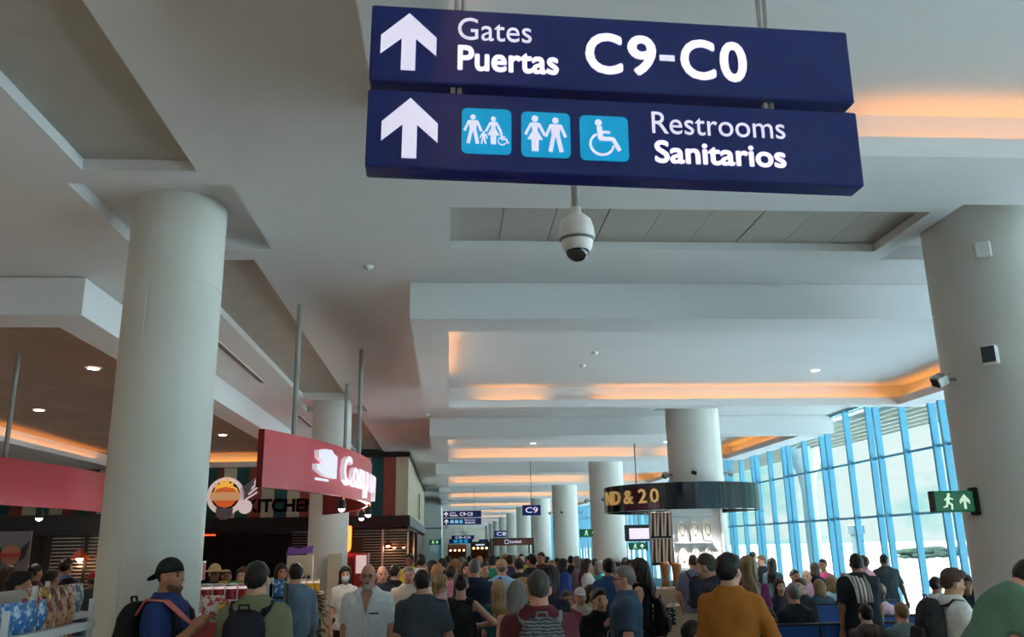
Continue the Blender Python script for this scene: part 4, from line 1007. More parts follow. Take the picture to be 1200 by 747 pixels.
def person(label, x, y, head, H=1.72, sex='m', skin='light', hair='dark', style='short', shirt=(60, 60, 70), sleeve='short', pants=(50, 52, 60), legwear='long', shoes=(40, 38, 38),
           bulk=1.0, lean=0.0, twist=0.0, side=0.0, hyaw=0.0, hpitch=0.0, pose='stand', ra=None, la=None, fine=False, shirtlen=-0.14, extras=(), seatz=0.47, kid=0.90, group=None, body=None, wrinkle=1.0):
    """ra/la: right/left arm as ((upper dir),(fore dir)) in body axes x right, y forward, z up"""
    sc = H / 1.69; h = fine if isinstance(fine, float) else (0.0125 if fine else 0.020)
    root = thing('person', label, 'person', (x, y, 0), -math.radians(head), group)
    pz = 0.955 if pose != 'sit' else seatz / sc + 0.10
    P = v3(0, 0, pz)
    TR = rotz(-math.radians(twist)) @ roty(math.radians(side)) @ rotx(-math.radians(lean))
    T = lambda *a: P + TR @ v3(*a)
    HR = TR @ rotz(-math.radians(hyaw)) @ rotx(-math.radians(hpitch + lean * -0.35))
    tab = [(z, w * (bulk if z < .40 else (0.5 + 0.5 * bulk)), dd * (bulk if z < .40 else (0.6 + .4 * bulk)), s_) for z, w, dd, s_ in (MALE if sex == 'm' else FEM)]
    shw = (0.168 if sex == 'm' else 0.146) * (0.5 + 0.5 * bulk)
    N_ = T(0, -.015, .46); Hd = T(0, -.010, .525) + HR @ v3(0, .018, .080)
    hk = kid
    Hp = lambda *a: Hd + HR @ (v3(*a) * hk)
    # arms
    down = {1: ((0.10, 0.02, -1), (0.04, 0.18, -1)), -1: ((-0.10, 0.02, -1), (-0.04, 0.18, -1))}
    arms = {}
    for s_, spec in ((1, ra), (-1, la)):
        u, f = spec if spec else down[s_]
        u = TR @ (v3(*u) / np.linalg.norm(u)); f = TR @ (v3(*f) / np.linalg.norm(f))
        sh = T(s_ * shw, -.005, .398); el = sh + u * 0.285; wr = el + f * 0.25; hd = wr + f * 0.085
        arms[s_] = (sh, el, wr, hd, u, f)
    # legs
    legs = {}
    for s_ in (1, -1):
        hip = P + v3(s_ * .092, 0, -.03)
        if pose == 'sit': kn = hip + v3(s_ * .05, .42, -.01); an = kn + v3(0, .04, -(kn[2] - .075))
        elif pose == 'walk': kn = hip + v3(0, .11 * s_ + .04, -.42); an = v3(hip[0], .24 * s_ - .03, .08 if s_ > 0 else .10)
        else: kn = hip + v3(s_ * .015, .02, -.425); an = v3(hip[0] + s_ * .03, -.02 + .02 * s_, .08)
        legs[s_] = (hip, kn, an)
    allp = [Hd + HR @ v3(0, 0, .15), Hd] + [q for a in arms.values() for q in a[:4]] + [q for l in legs.values() for q in l] + [T(*q) for q in ((.2, 0, .3), (-.2, 0, .3), (.2, 0, -.1), (-.2, 0, -.1))]
    A = np.array(allp); lo = A.min(0) - .17; hi = A.max(0) + .17; lo[2] = -0.01
    def add(name, F, m, wr=0.0, ws=30.0, flutes=0.0):
        me = F.mesh(name, wr, ws, rnd.uniform(0, 6), flutes)
        if me is None: return None
        me.transform(Matrix.Scale(sc, 4)); return link(name, me, root, m)
    # ---- body
    F = Field(lo, hi, h)
    F.loft(P, TR, [(max(z, -.10), w - .022, dd - .022, q) for z, w, dd, q in tab], 0.02)
    F.cone(N_, Hp(0, -.015, -.05), .060 if sex == 'm' else .052, .055 if sex == 'm' else .046, 0.03)
    for s_, (sh, el, wr, hd, u, f) in arms.items():
        tk = (1.0 if sex == 'm' else .84) * (0.55 + 0.45 * bulk)
        F.cone(sh, el, .050 * tk, .043 * tk, 0.04); F.cone(el, wr, .042 * tk, .028 * tk, 0.02)
        acr = np.cross(f, v3(0, 0, 1) if abs(f[2]) < .9 else v3(0, 1, 0)); acr /= np.linalg.norm(acr) + 1e-6
        nrm_ = np.cross(f, acr)
        if f[2] < -.8: acr, nrm_ = (TR @ v3(0, 1, 0)), (TR @ v3(-s_, 0, 0))
        F.cone(wr, hd, .027, .033, 0.015); F.ell(wr + f * .055, (.04, .04, .04), None, .02)
        for q, fl in enumerate((.070, .082, .078, .060)):
            b0 = hd + acr * (.032 - .021 * q) * 1.0; m0 = b0 + f * fl * .55 + nrm_ * .006; e0 = m0 + (f * .75 + nrm_ * .65) * fl * .45
            rr = max(.0095, h * .62); F.cone(b0, m0, rr, rr, .004); F.cone(m0, e0, rr, rr * .9, .004)
        t0 = wr + f * .03 + acr * .03; t1 = t0 + acr * .03 + f * .035 + nrm_ * .01; t2 = t1 + f * .03 + nrm_ * .008
        F.cone(t0, t1, max(.012, h * .65), max(.011, h * .62), .008); F.cone(t1, t2, max(.011, h * .62), max(.009, h * .6), .004)
    for s_, (hip, kn, an) in legs.items():
        F.cone(hip, kn, .085 * (.6 + .4 * bulk), .054, 0.03); F.cone(kn, an, .054, .037, 0.02); F.ell((kn + an) / 2 + v3(0, -.02, .05), (.05, .052, .10), None, .03)
        F.cone(an, an + v3(0, .12, -.045), .036, .03, .02)
    # head
    F.ell(Hp(0, -.012, .025), tuple(v * hk for v in (.076, .096, .100)), HR, .02)
    F.ell(Hp(0, .030, -.045), tuple(v * hk for v in (.058, .060, .078)), HR, .03)
    F.ell(Hp(0, .066, -.098), tuple(v * hk for v in (.024, .020, .018)), HR, .02)
    F.cone(Hp(0, .086, .012), Hp(0, .108, -.026), .009 * hk, .014 * hk, .012)
    F.ell(Hp(0, .074, .022), tuple(v * hk for v in (.050, .018, .012)), HR, .015)
    F.ell(Hp(0, .080, -.066), tuple(v * hk for v in (.026, .012, .014)), HR, .012)
    for s_ in (1, -1):
        F.ell(Hp(s_ * .080, -.008, -.014), tuple(v * hk for v in (.017, .024, .034)), HR, .006)
        F.ell(Hp(s_ * .042, .062, -.030), tuple(v * hk for v in (.026, .022, .022)), HR, .02)
    add('body', F, skin_mat(skin))
    def hl(X, Y, Z):
        x, y, z = X - Hd[0], Y - Hd[1], Z - Hd[2]
        return ((HR[0, 0] * x + HR[1, 0] * y + HR[2, 0] * z) / hk, (HR[0, 1] * x + HR[1, 1] * y + HR[2, 1] * z) / hk, (HR[0, 2] * x + HR[1, 2] * y + HR[2, 2] * z) / hk)
    def tl(X, Y, Z):
        x, y, z = X - P[0], Y - P[1], Z - P[2]
        return (TR[0, 0] * x + TR[1, 0] * y + TR[2, 0] * z, TR[0, 1] * x + TR[1, 1] * y + TR[2, 1] * z, TR[0, 2] * x + TR[1, 2] * y + TR[2, 2] * z)
    # ---- eyes and brows
    if (fine is True and abs(((head + twist + hyaw + 180) % 360) - 180) > 45) or abs(((head + twist + hyaw + 180) % 360) - 180) > 75:
        for s_ in (1, -1):
            c = Hp(s_ * .031, .074, .004) * sc; e_ = MB().ball((0, 0, 0), .0135 * sc * hk, 10, 8).build('eye', mat('eye_dark', (38, 28, 24), 0.2), root, tuple(float(v) for v in c))
            b = Hp(s_ * .033, .082, .026) * sc
            MB().ball((0, 0, 0), (.021 * sc * hk, .007 * sc, .0055 * sc), 8, 6).build('eyebrow', hair_mat(hair if hair not in ('white', 'blond') else 'brown'), root, tuple(float(v) for v in b), (0, 0, -math.radians(hyaw + twist) - s_ * 0.35))
        c = Hp(0, .088, -.068) * sc
        MB().ball((0, 0, 0), (.024 * sc * hk, .007 * sc, .0065 * sc), 8, 6).build('lips', mat('lips', (150, 84, 76), 0.5), root, tuple(float(v) for v in c), (0, 0, -math.radians(hyaw + twist)))
    # ---- hair
    if style != 'none':
        m = .17 * hk; hh = 0.009 if fine is True else 0.014
        tail = 0.42 if style in ('long', 'ponytail') else 0.0
        F = Field(Hd - v3(m, m + .05, m + .02 + tail), Hd + v3(m, m, m), hh)
        t_ = {'short': .010, 'crew': .006, 'full': .022, 'long': .018, 'ponytail': .012, 'bun': .012, 'bald': .004, 'curly': .035, 'bob': .022, 'capped': .006}.get(style, .012)
        F.ell(Hp(0, -.014, .026), tuple((v + t_) * hk for v in (.077, .097, .101)), HR, 0)
        if style == 'full': F.ell(Hp(0, .05, .10), tuple(v * hk for v in (.065, .05, .035)), HR, .02)
        if style in ('long', 'bob'):
            nk = T(0, -.09, .40) if style == 'long' else Hp(0, -.07, -.10)
            F.cone(Hp(0, -.055, .02), nk, .078 * hk, .080 if style == 'long' else .085, .03)
            if style == 'long': F.cone(nk, T(.02, -.115, .29), .074, .035, .03); F.cone(T(-.05, -.10, .42), T(-.06, -.112, .27), .04, .018, .02); F.cone(T(.055, -.10, .42), T(.07, -.11, .30), .04, .02, .02)
            for s_ in (1, -1): F.cone(Hp(s_ * .065, -.01, .02), Hp(s_ * .078, -.015, -.12), .03, .026, .02)
        if style in ('ponytail',): F.cone(Hp(0, -.10, .05), Hp(0, -.155, .01), .026, .034, .02); F.cone(Hp(0, -.155, .01), Hp(0, -.135, -.17), .034, .012, .02)
        if style == 'bun': F.ell(Hp(0, -.10, .085), tuple(v * hk for v in (.042, .040, .040)), HR, .015)
        lim = [(-.2, -.5), (.02, -.5), (.03, .0), (.055, .04), (.085, .066), (.2, .08)] if style in ('long', 'bob') else [(-.2, -.085), (-.095, -.080), (-.05, -.055), (-.036, -.03), (-.030, .018), (.016, .018), (.024, .03), (.05, .055), (.085, .066), (.2, .08)]
        ly = np.array([q[0] for q in lim]); lz = np.array([q[1] for q in lim])
        def cut(X, Y, Z):
            x, y_, z = hl(X, Y, Z); d = (np.interp(y_, ly, lz) - z) * 0.6
            if style == 'bald': d = np.maximum(d, z - .035)
            if style in ('ponytail', 'bun'): d = np.where(y_ < -.085, np.minimum(d, -.05), d)
            if style == 'capped': d = np.maximum(d, z - .03)
            return d
        F.carve(cut)
        add('hair', F, hair_mat(hair), 0.0040 if style in ('long', 'ponytail', 'bob') else 0.0022, 60, 2.2 if style in ('long', 'ponytail', 'bob') else 0)
    # ---- shirt
    if body is not None: shirtlen = body
    F = Field(lo, hi, h * 1.05)
    tb = [r for r in tab]
    if shirtlen < -.16: tb = [(shirtlen, tab[0][1] * (1.0 if shirtlen > -.3 else 1.25), tab[0][2] * (1.0 if shirtlen > -.3 else 1.3), 0)] + tb
    F.loft(P, TR if pose != 'sit' or True else np.eye(3), tb, 0.0, 0.010)
    for s_, (sh, el, wr, hd, u, f) in arms.items():
        tk = (1.0 if sex == 'm' else .84) * (0.55 + 0.45 * bulk)
        if sleeve == 'short': F.cone(sh, sh + (el - sh) * .80, .060 * tk, .066 * tk, .04, True)
        elif sleeve == 'long':
            F.cone(sh, el, .060 * tk, .054 * tk, .04); F.cone(el, el + (wr - el) * .93, .054 * tk, .042 * tk, .02, True)
    smin = shirtlen
    def neck(X, Y, Z):
        x, y_, z = tl(X, Y, Z)
        w_ = .066 if sleeve != 'none' else .085
        hole_ = w_ - np.sqrt(x ** 2 + (y_ + .010) ** 2 + ((z - (.515 if sleeve != 'none' else .50)) * (.95 if sleeve != 'none' else .55)) ** 2)
        d = np.maximum(hole_, smin - z)
        if 'openv' in extras: d = np.maximum(d, np.where((y_ > 0) & (z > .24), ((z - .26) * .30 - np.abs(x)) * .9, -1))
        if sleeve == 'none': d = np.maximum(d, np.abs(x) - (shw - .022) - np.clip((.34 - z), 0, 1) * .5)
        return d
    F.carve(neck)
    if 'hood' in extras:
        F.cone(T(-.09, -.06, .455), T(0, -.115, .41), .045, .055, .03); F.cone(T(.09, -.06, .455), T(0, -.115, .41), .045, .055, .03); F.ell(T(0, -.105, .37), (.075, .045, .07), TR, .03)
    so = add('shirt' if legwear != 'dress' else 'dress', F, cloth(shirt), 0.0030 * wrinkle, 26)
    # ---- trousers
    if legwear != 'none':
        F = Field(v3(lo[0], lo[1], -.01), v3(hi[0], hi[1], pz + .2), h * 1.1)
        F.loft(P, np.eye(3, dtype=np.float32) if abs(lean) < 50 else np.eye(3, dtype=np.float32), [(-.19, .150 * bulk, .100 * bulk, 0), (-.12, .158 * bulk, .110 * bulk, 0), (-.02, .158 * bulk, .110 * bulk, 0), (.06, .142 * bulk, .100 * bulk, 0)], 0.02, 0.0)
        for s_, (hip, kn, an) in legs.items():
            b_ = (.65 + .35 * bulk)
            if legwear == 'shorts': F.cone(hip, hip + (kn - hip) * .92, .098 * b_, .082 * b_, .03, True)
            elif legwear == 'skirt': F.cone(hip, kn, .11 * b_, .13 * b_, .06, True)
            else: F.cone(hip, kn, .092 * b_, .070, .03); F.cone(kn, an + (kn - an) * .05, .070, .058, .02, True); F.ell((kn + an) / 2 + v3(0, -.02, .05), (.062, .066, .12), None, .03)
        add('skirt' if legwear == 'skirt' else ('shorts' if legwear == 'shorts' else 'trousers'), F, cloth(pants), 0.0028, 30)
    for s_, (hip, kn, an) in legs.items():
        F = Field(an + v3(-.07, -.10, -.085), an + v3(.07, .22, .05), 0.014)
        F.cone(an + v3(0, -.02, -.03), an + v3(0, .13, -.045), .046, .040, .02)
        zf = an[2] - .078
        F.carve(lambda X, Y, Z: np.maximum(zf - Z, Z - (an[2] + .01)))
        add('shoe', F, cloth(shoes))
    info = dict(root=root, T=T, Hp=Hp, HR=HR, TR=TR, sc=sc, arms=arms, Hd=Hd, hk=hk, head=head, shw=shw, x=x, y=y, bulk=bulk, P=P, tab=tab)
    # ---- headwear and glasses
    for ex in extras:
        if isinstance(ex, tuple) and ex[0] in ('cap', 'capback', 'beanie'):
            kind, col = ex; hh = .009 if fine else .013
            F = Field(Hd - v3(.26, .26, .20) * hk, Hd + v3(.26, .26, .2) * hk, hh)
            F.ell(Hp(0, -.014, .030), tuple(v * hk for v in (.090, .110, .112)), HR, 0)
            sgn = 1 if kind == 'cap' else -1
            F.carve(lambda X, Y, Z: (0.036 - .10 * sgn * hl(X, Y, Z)[1] * (1 if kind != 'beanie' else 0) - hl(X, Y, Z)[2] + (.0 if sgn > 0 else -.012)) * .8)
            if kind != 'beanie': F.ell(Hp(0, .125 * sgn - .01, .036 if sgn > 0 else .000), tuple(v * hk for v in (.068, .070, .011)), HR @ rotx(-.18 * sgn if sgn > 0 else .5), .01)
            add('cap', F, cloth(col))
        elif isinstance(ex, tuple) and ex[0] == 'strawhat':
            F = Field(Hd - v3(.30, .30, .2), Hd + v3(.3, .3, .25), .013)
            F.ell(Hp(0, -.014, .06), (.090, .108, .10), HR, 0); F.ell(Hp(0, -.012, .045), (ex[2], ex[2] * 1.05, .016), HR, .015)
            F.carve(lambda X, Y, Z: (.035 - hl(X, Y, Z)[2]) * .9)
            add('straw_hat', F, cloth(ex[1]))
        elif ex == 'glasses' or ex == 'sunglasses':
            g = MB(); mt = mat('glasses_frame', (20, 18, 18), .3)
            for s_ in (1, -1):
                cc = [Hp(s_ * .033 + .024 * math.cos(q), .099, .003 + .017 * math.sin(q)) * sc for q in [i * PI / 6 for i in range(13)]]
                g.tube([tuple(map(float, p)) for p in cc], .0030, 5, False)
                g.tube([tuple(map(float, Hp(s_ * .057, .096, .006) * sc)), tuple(map(float, Hp(s_ * .080, -.005, .006) * sc))], .0030, 5)
                if ex == 'sunglasses':
                    c = Hp(s_ * .033, .099, .003) * sc; g.ball(tuple(map(float, c)), (.022 * sc, .006, .016 * sc), 8, 6)
            g.tube([tuple(map(float, Hp(-.010, .101, .006) * sc)), tuple(map(float, Hp(.010, .101, .006) * sc))], .003, 5)
            g.build('glasses', mt, root)
        elif ex == 'goatee':
            F = Field(Hd - v3(.15, .15, .2), Hd + v3(.15, .15, .1), .008)
            F.ell(Hp(0, .072, -.108), (.030, .024, .030), HR, 0); F.cone(Hp(-.026, .090, -.052), Hp(.026, .090, -.052), .008, .008, .01)
            for s_ in (1, -1): F.cone(Hp(s_ * .028, .086, -.055), Hp(s_ * .026, .076, -.095), .008, .009, .01)
            add('goatee', F, hair_mat('white'))
        elif ex == 'beard':
            F = Field(Hd - v3(.15, .15, .2), Hd + v3(.15, .15, .1), .010)
            F.ell(Hp(0, .033, -.064), (.0585, .0605, .070), HR, 0)
            F.carve(lambda X, Y, Z: np.maximum(hl(X, Y, Z)[2] + .058 + .5 * np.clip(hl(X, Y, Z)[1] - .045, 0, 1), -.005 - hl(X, Y, Z)[1]) * .9)
            add('beard', F, mat('stubble', (118, 82, 64), .8, var=.5, vscale=60))
        elif ex == 'openv':
            fy = [np.interp(z, [r[0] for r in tab], [r[2] for r in tab]) + .016 for z in (.26, .1, -.05, -.16)]
            pts = [tuple(map(float, T(.004, y_, z) * sc)) for y_, z in zip(fy, (.26, .1, -.05, -.16))]
            band(pts, [(0, 1, 0)] * 4, .035 * sc, .006).build('placket', cloth(shirt), root)
            for s_ in (1, -1):
                lp = [tuple(map(float, T(*q) * sc)) for q in ((s_ * .055, .035, .495), (s_ * .085, .085, .435), (s_ * .050, .112 * bulk, .375))]
                band(lp, [(0, 1, .6)] * 3, .045 * sc, .008).build('collar', cloth(shirt), root)
            fp = float(np.interp(.22, [r[0] for r in tab], [r[2] for r in tab])) + .012
            pk = [tuple(map(float, T(-.085 + q, fp - .006, .27) * sc)) for q in (-.045, 0, .045)]
            band(pk, [(0, 1, 0)] * 3, .012 * sc, .008).build('pocket_edge', cloth((60, 64, 74)), root)
        elif ex == 'lanyard':
            for s_ in (1, -1):
                pk = [tuple(map(float, T(*q) * sc)) for q in ((s_ * .062, -.02, .488), (s_ * .066, .075, .43), (s_ * .035, .128, .30), (s_ * .004, .130, .19))]
                band(pk, [(0, 0, 1), (0, 1, .5), (0, 1, 0), (0, 1, 0)], .014, .004).build('lanyard_strap', cloth((200, 204, 208)), root)
            cpos = T(0, .134, .15) * sc
            MB().bbox(-.03, .03, -.004, .004, -.045, .045, .003).build('badge', cloth((226, 228, 230)), root, tuple(map(float, cpos)))
        elif ex == 'mask':
            F = Field(Hd - v3(.15, .15, .2), Hd + v3(.15, .16, .1), .010)
            F.ell(Hp(0, .045, -.058), (.058, .066, .052), HR, 0)
            F.carve(lambda X, Y, Z: (.03 - hl(X, Y, Z)[1]))
            add('face_mask', F, cloth((190, 200, 206)))
    return info

def W_(inf, *a):
    """body coordinates -> world metres"""
    p = inf['T'](*a) * inf['sc']; th = -math.radians(inf['head']); c, s = math.cos(th), math.sin(th)
    return (inf['x'] + c * float(p[0]) - s * float(p[1]), inf['y'] + s * float(p[0]) + c * float(p[1]), float(p[2]))

def band(pts, nrm, w, th=0.008):
    """flat strap along pts; nrm gives the outward side"""
    mb = MB(); vs = []; n = len(pts)
    for i, p in enumerate(pts):
        p = np.array(p, float); d = np.array(pts[min(i + 1, n - 1)], float) - np.array(pts[max(i - 1, 0)], float); d /= np.linalg.norm(d) + 1e-9
        o = np.array(nrm[i], float); o -= d * (o @ d); o /= np.linalg.norm(o) + 1e-9; sd = np.cross(d, o)
        for a, b in ((-1, 0), (1, 0), (1, 1), (-1, 1)): vs.append(p + sd * a * w / 2 + o * b * th)
    fs = [(0, 1, 2, 3), ((n - 1) * 4 + 3, (n - 1) * 4 + 2, (n - 1) * 4 + 1, (n - 1) * 4)]
    for i in range(n - 1):
        for q in range(4): fs.append((i * 4 + q, i * 4 + (q + 1) % 4, i * 4 + 4 + (q + 1) % 4, i * 4 + 4 + q))
    return mb.add([tuple(v) for v in vs], fs, True)

def backpack(inf, label, col, size=(.28, .16, .42), strapcol=None, pocket=True, zc=.20, yoff=0.0, both=True):
    """worn on the back: hangs from the person, so it is a thing of its own"""
    o = thing('backpack', label, 'backpack'); w, d, h = size
    th = -math.radians(inf['head']); sc = inf['sc']
    Mw = Matrix.Translation((inf['x'], inf['y'], 0)) @ Matrix.Rotation(th, 4, 'Z') @ Matrix.Scale(sc, 4)
    TRm = Matrix(inf['TR'].tolist()).to_4x4(); Pm = Matrix.Translation(tuple(float(v) for v in inf['P']))
    M = Mw @ Pm @ TRm
    yb = -.125 * (0.6 + 0.4 * inf['bulk']) - d / 2 - .005 + yoff
    F = Field(v3(-w / 2 - .05, -d / 2 - .06, -h / 2 - .05), v3(w / 2 + .05, d / 2 + .05, h / 2 + .05), .013)
    F.loft(v3(0, 0, 0), np.eye(3, dtype=np.float32), [(-h / 2, w * .46, d * .44, 0), (-h / 2 + .04, w * .5, d * .5, 0), (0, w * .5, d * .5, 0), (h * .3, w * .47, d * .42, .01), (h * .45, w * .36, d * .30, .02), (h / 2, w * .2, d * .18, .03)], .0, 0, 3.2)
    body = link('bag_body', F.mesh('bag_body', .0022, 34), o, cloth(col), (0, yb, zc))
    if pocket:
        F = Field(v3(-w / 2 - .02, -d - .04, -h / 2 - .02), v3(w / 2 + .02, 0, h / 2), .013)
        F.loft(v3(0, -d * .5, -h * .18), np.eye(3, dtype=np.float32), [(-h * .22, w * .38, d * .2, 0), (0, w * .42, d * .28, 0), (h * .2, w * .36, d * .16, 0)], 0, 0, 3)
        link('pocket', F.mesh('pocket', .002, 34), body, cloth(col))
    hm = MB().tube([(-.035, 0, h / 2 - .02), (-.03, -.01, h / 2 + .03), (.03, -.01, h / 2 + .03), (.035, 0, h / 2 - .02)], .008, 6).build('carry_handle', cloth(strapcol or col), body)
    b = inf['bulk']; fd = .118 * (0.6 + .4 * b)
    for s_ in ((1, -1) if both else (1,)):
        xs = s_ * .105 * (0.6 + .4 * b)
        pts = [(xs * .75, yb + d * .35, zc + h * .36), (xs, -.105, .425), (xs * 1.05, -.05, .470), (xs * 1.08, .02, .462), (xs * 1.12, fd * .92, .38), (xs * 1.22, fd * 1.12, .26), (xs * 1.5, fd * .9, .10), (xs * 1.66, -.02, .04), (xs * 1.1, yb + d * .3, zc - h * .38)]
        nr = [(0, 0, 1), (0, -.6, .8), (0, -.2, 1), (0, .4, 1), (0, 1, .3), (0, 1, 0), (s_, .8, 0), (s_, -.3, 0), (0, -1, 0)]
        band(pts, nr, .055).build('shoulder_strap', cloth(strapcol or col), o)
    o.matrix_world = M
    return o

# ============================================================ the crowd
PAT1 = pattern('tropical_print', 'voronoi', (40, 96, 160), (150, 190, 220), 14, 0.33, width=.08)
cap_man = person('man in navy tee and backwards black cap beside the near column', -1.957, 6.450, 100, H=1.825, skin='tan', style='capped', hair='black', shirt=(36, 58, 116), pants=(40, 42, 50), extras=(('capback', (22, 22, 26)), 'beard'), ra=((0.12, 0.25, -1), (-0.3, 0.75, 0.7)), la=((-0.1, 0.45, -1), (0.35, 0.85, 0.35)), fine=True, hyaw=8, kid=0.86)
backpack(cap_man, 'black backpack worn by the man in the backwards cap', (22, 23, 27), (.30, .19, .50), zc=.20)
olive_man = person('man seen from behind in an olive tee with dark hair and a dark backpack', -1.323, 6.300, 6, H=1.791, skin='light', hair='black', style='short', shirt=(126, 128, 100), pants=(60, 62, 70), bulk=1.08, fine=True)
backpack(olive_man, 'dark navy backpack on the olive tee', (28, 31, 42), (.27, .15, .42), zc=.22)
person('man seen from behind in a grey-blue hooded sweatshirt', -1.664, 9.900, -14, H=1.720, skin='light', hair='dark', style='short', shirt=(118, 144, 170), sleeve='long', pants=(30, 32, 40), extras=('hood',), fine=True, ra=((0.15, 0.1, -1), (0.0, 0.6, -0.8)), la=((-0.15, 0.1, -1), (0.0, 0.6, -0.8)))
person('bald man in an open white shirt with glasses and white goatee walking towards the viewer', -0.786, 8.900, 184, H=1.713, skin='pink', hair='grey', style='bald', shirt=(238, 243, 247), pants=(60, 62, 74), bulk=1.2, pose='walk', extras=('glasses', 'goatee', 'openv'), fine=True, shirtlen=-0.2)
person('man seen from behind in a dark slate tee with short dark hair', -0.234, 8.200, 4, H=1.663, skin='light', hair='dark', style='short', shirt=(64, 74, 86), pants=(44, 44, 52), bulk=1.12, fine=True, ra=((0.25, 0.0, -1), (-0.1, 0.5, -0.8)))
person('woman with a blond ponytail and pale pink top', -0.083, 9.750, 35, H=1.584, sex='f', skin='pink', hair='blond', style='ponytail', shirt=(214, 176, 172), pants=(58, 72, 100), fine=True, sleeve='short')
tank_woman = person('woman with dark bun in a black tank top carrying a black backpack', 0.130, 9.100, 0, H=1.598, sex='f', skin='light', hair='dark', style='bun', shirt=(26, 27, 32), sleeve='none', pants=(38, 38, 46), fine=True, ra=((0.7, 0.2, -0.65), (-0.5, 0.6, -0.15)))
backpack(tank_woman, 'black backpack with small white mark worn over the black tank top', (22, 23, 27), (.25, .15, .40), zc=.22)
person('girl with long blond hair in a teal top', 0.544, 9.650, 0, H=1.494, sex='f', skin='pink', hair='blond', style='long', shirt=(40, 96, 110), pants=(58, 72, 100), fine=True)
person('woman with long grey hair in a sleeveless coral dress behind the maroon shirt', 0.581, 7.500, 8, H=1.567, sex='f', skin='light', hair='grey', style='long', shirt=(206, 110, 84), sleeve='none', legwear='dress', pants=(206, 110, 84), body=-0.42, fine=True)
maroon_man = person('man seen from behind in a maroon tee with close-cropped greying hair', 0.583, 5.750, 2, H=1.706, skin='pink', hair='darkgrey', style='crew', shirt=(92, 36, 48), pants=(52, 54, 64), bulk=1.14, fine=True)
backpack(maroon_man, 'grey marled backpack on the maroon tee', pattern('marled_grey', 'wavez', (116, 122, 128), (44, 48, 54), 16, 0.5, width=.3), (.29, .17, .44), zc=.23, strapcol=(120, 126, 130))
person('woman with dark bobbed hair in a navy jacket right of the maroon shirt', 0.905, 7.900, 40, H=1.669, sex='f', skin='light', hair='dark', style='bob', shirt=(30, 36, 52), sleeve='long', pants=(34, 36, 44), fine=True)
person('grey-haired man in a slate blue polo and glasses facing left', 1.597, 8.000, -82, H=1.660, skin='pink', hair='grey', style='short', shirt=(58, 82, 108), pants=(176, 160, 136), bulk=1.16, extras=('glasses',), fine=True, shirtlen=-0.18)
dark_woman = person('woman with long dark hair in a black sleeveless top and jeans facing left', 2.082, 9.600, -70, H=1.695, sex='f', skin='pink', hair='dark', style='long', shirt=(28, 30, 40), sleeve='none', pants=(60, 92, 134), fine=True, ra=((0.2, 0.2, -1), (-0.3, 0.8, -0.2)), la=((-0.1, 0.1, -1), (0.3, 0.9, -0.1)), bulk=1.1)
backpack(dark_woman, 'black backpack on the woman with long dark hair', (24, 24, 28), (.25, .14, .38), zc=.12)
person('young man in a mustard sweater with thick dark hair seen from behind', 2.085, 6.500, 28, H=1.769, skin='light', hair='black', style='full', shirt=(168, 104, 34), sleeve='long', pants=(54, 54, 62), fine=True, ra=((0.35, 0.25, -0.9), (0.2, 0.55, -0.55)), la=((-0.15, 0.0, -1), (-0.05, 0.3, -0.9)), bulk=1.02, shirtlen=-0.2, hyaw=22)
person('woman with long blond hair in a magenta sweater', 3.162, 9.200, 8, H=1.706, sex='f', skin='light', hair='light', style='long', shirt=(122, 32, 98), sleeve='long', pants=(44, 44, 56), fine=True, bulk=1.05)
kiosk_man = person('man in a lavender-grey tee and khaki shorts at the jewellery kiosk', 3.761, 13.400, 4, H=1.673, skin='pink', hair='brown', style='crew', shirt=(112, 114, 142), pants=(186, 176, 156), legwear='shorts', bulk=1.12, ra=((0.35, 0, -1), (-0.35, 0.5, -0.7)), la=((-0.4, 0, -1), (0.35, 0.5, -0.7)))
backpack(kiosk_man, 'dark navy backpack of the man at the kiosk', (34, 38, 56), (.28, .16, .46), zc=.18)
towel_man = person('heavy man in a black tee with a striped towel over his shoulder', 4.824, 10.200, 0, H=1.692, skin='tan', hair='black', style='short', shirt=(24, 30, 42), pants=(36, 38, 48), bulk=1.28, fine=True, hyaw=10)
person('man in a charcoal polo and jeans standing by the windows', 7.502, 14.800, 4, H=1.601, skin='brown', hair='black', style='crew', shirt=(44, 54, 60), pants=(60, 100, 150), bulk=1.1, ra=((0.35, 0, -1), (0.3, 0.2, -1)), la=((-0.35, 0, -1), (0.1, 0.4, -1)))
person('person in a pink shirt behind the towel man', 6.362, 13.200, -30, H=1.612, skin='pink', hair='brown', style='short', shirt=(222, 150, 166), pants=(70, 72, 84))
tee_man = person('young man with swept brown hair in a white tee facing right', 4.146, 7.100, 96, H=1.608, skin='light', hair='brown', style='full', shirt=(234, 236, 232), pants=(56, 60, 70), fine=True, hyaw=4, hpitch=12, ra=((0.15, 0.1, -1), (0, 0.5, -0.9)))
backpack(tee_man, 'large black backpack on the young man in the white tee', (40, 44, 48), (.30, .20, .48), zc=.24)
person('man in a green tee bending forward at the right edge', 3.650, 5.984, 88, H=1.850, skin='pink', hair='dark', style='short', shirt=(92, 128, 104), pants=(60, 64, 70), lean=38, fine=True, ra=((0.1, 0.05, -1), (0, 0.25, -1)), la=((-0.1, 0.3, -1), (0, 0.4, -1)), hpitch=20, bulk=1.1)
person('man with dark greying hair in a navy top leaning over left of the mustard sweater', 2.637, 8.277, -55, H=1.780, skin='light', hair='darkgrey', style='short', shirt=(40, 44, 58), pants=(50, 52, 60), lean=18, fine=True)
person('older bald man in a dark jacket right behind the white shirt', -0.863, 11.800, 165, H=1.636, skin='pink', hair='grey', style='bald', shirt=(44, 46, 56), sleeve='long', pants=(40, 42, 50))
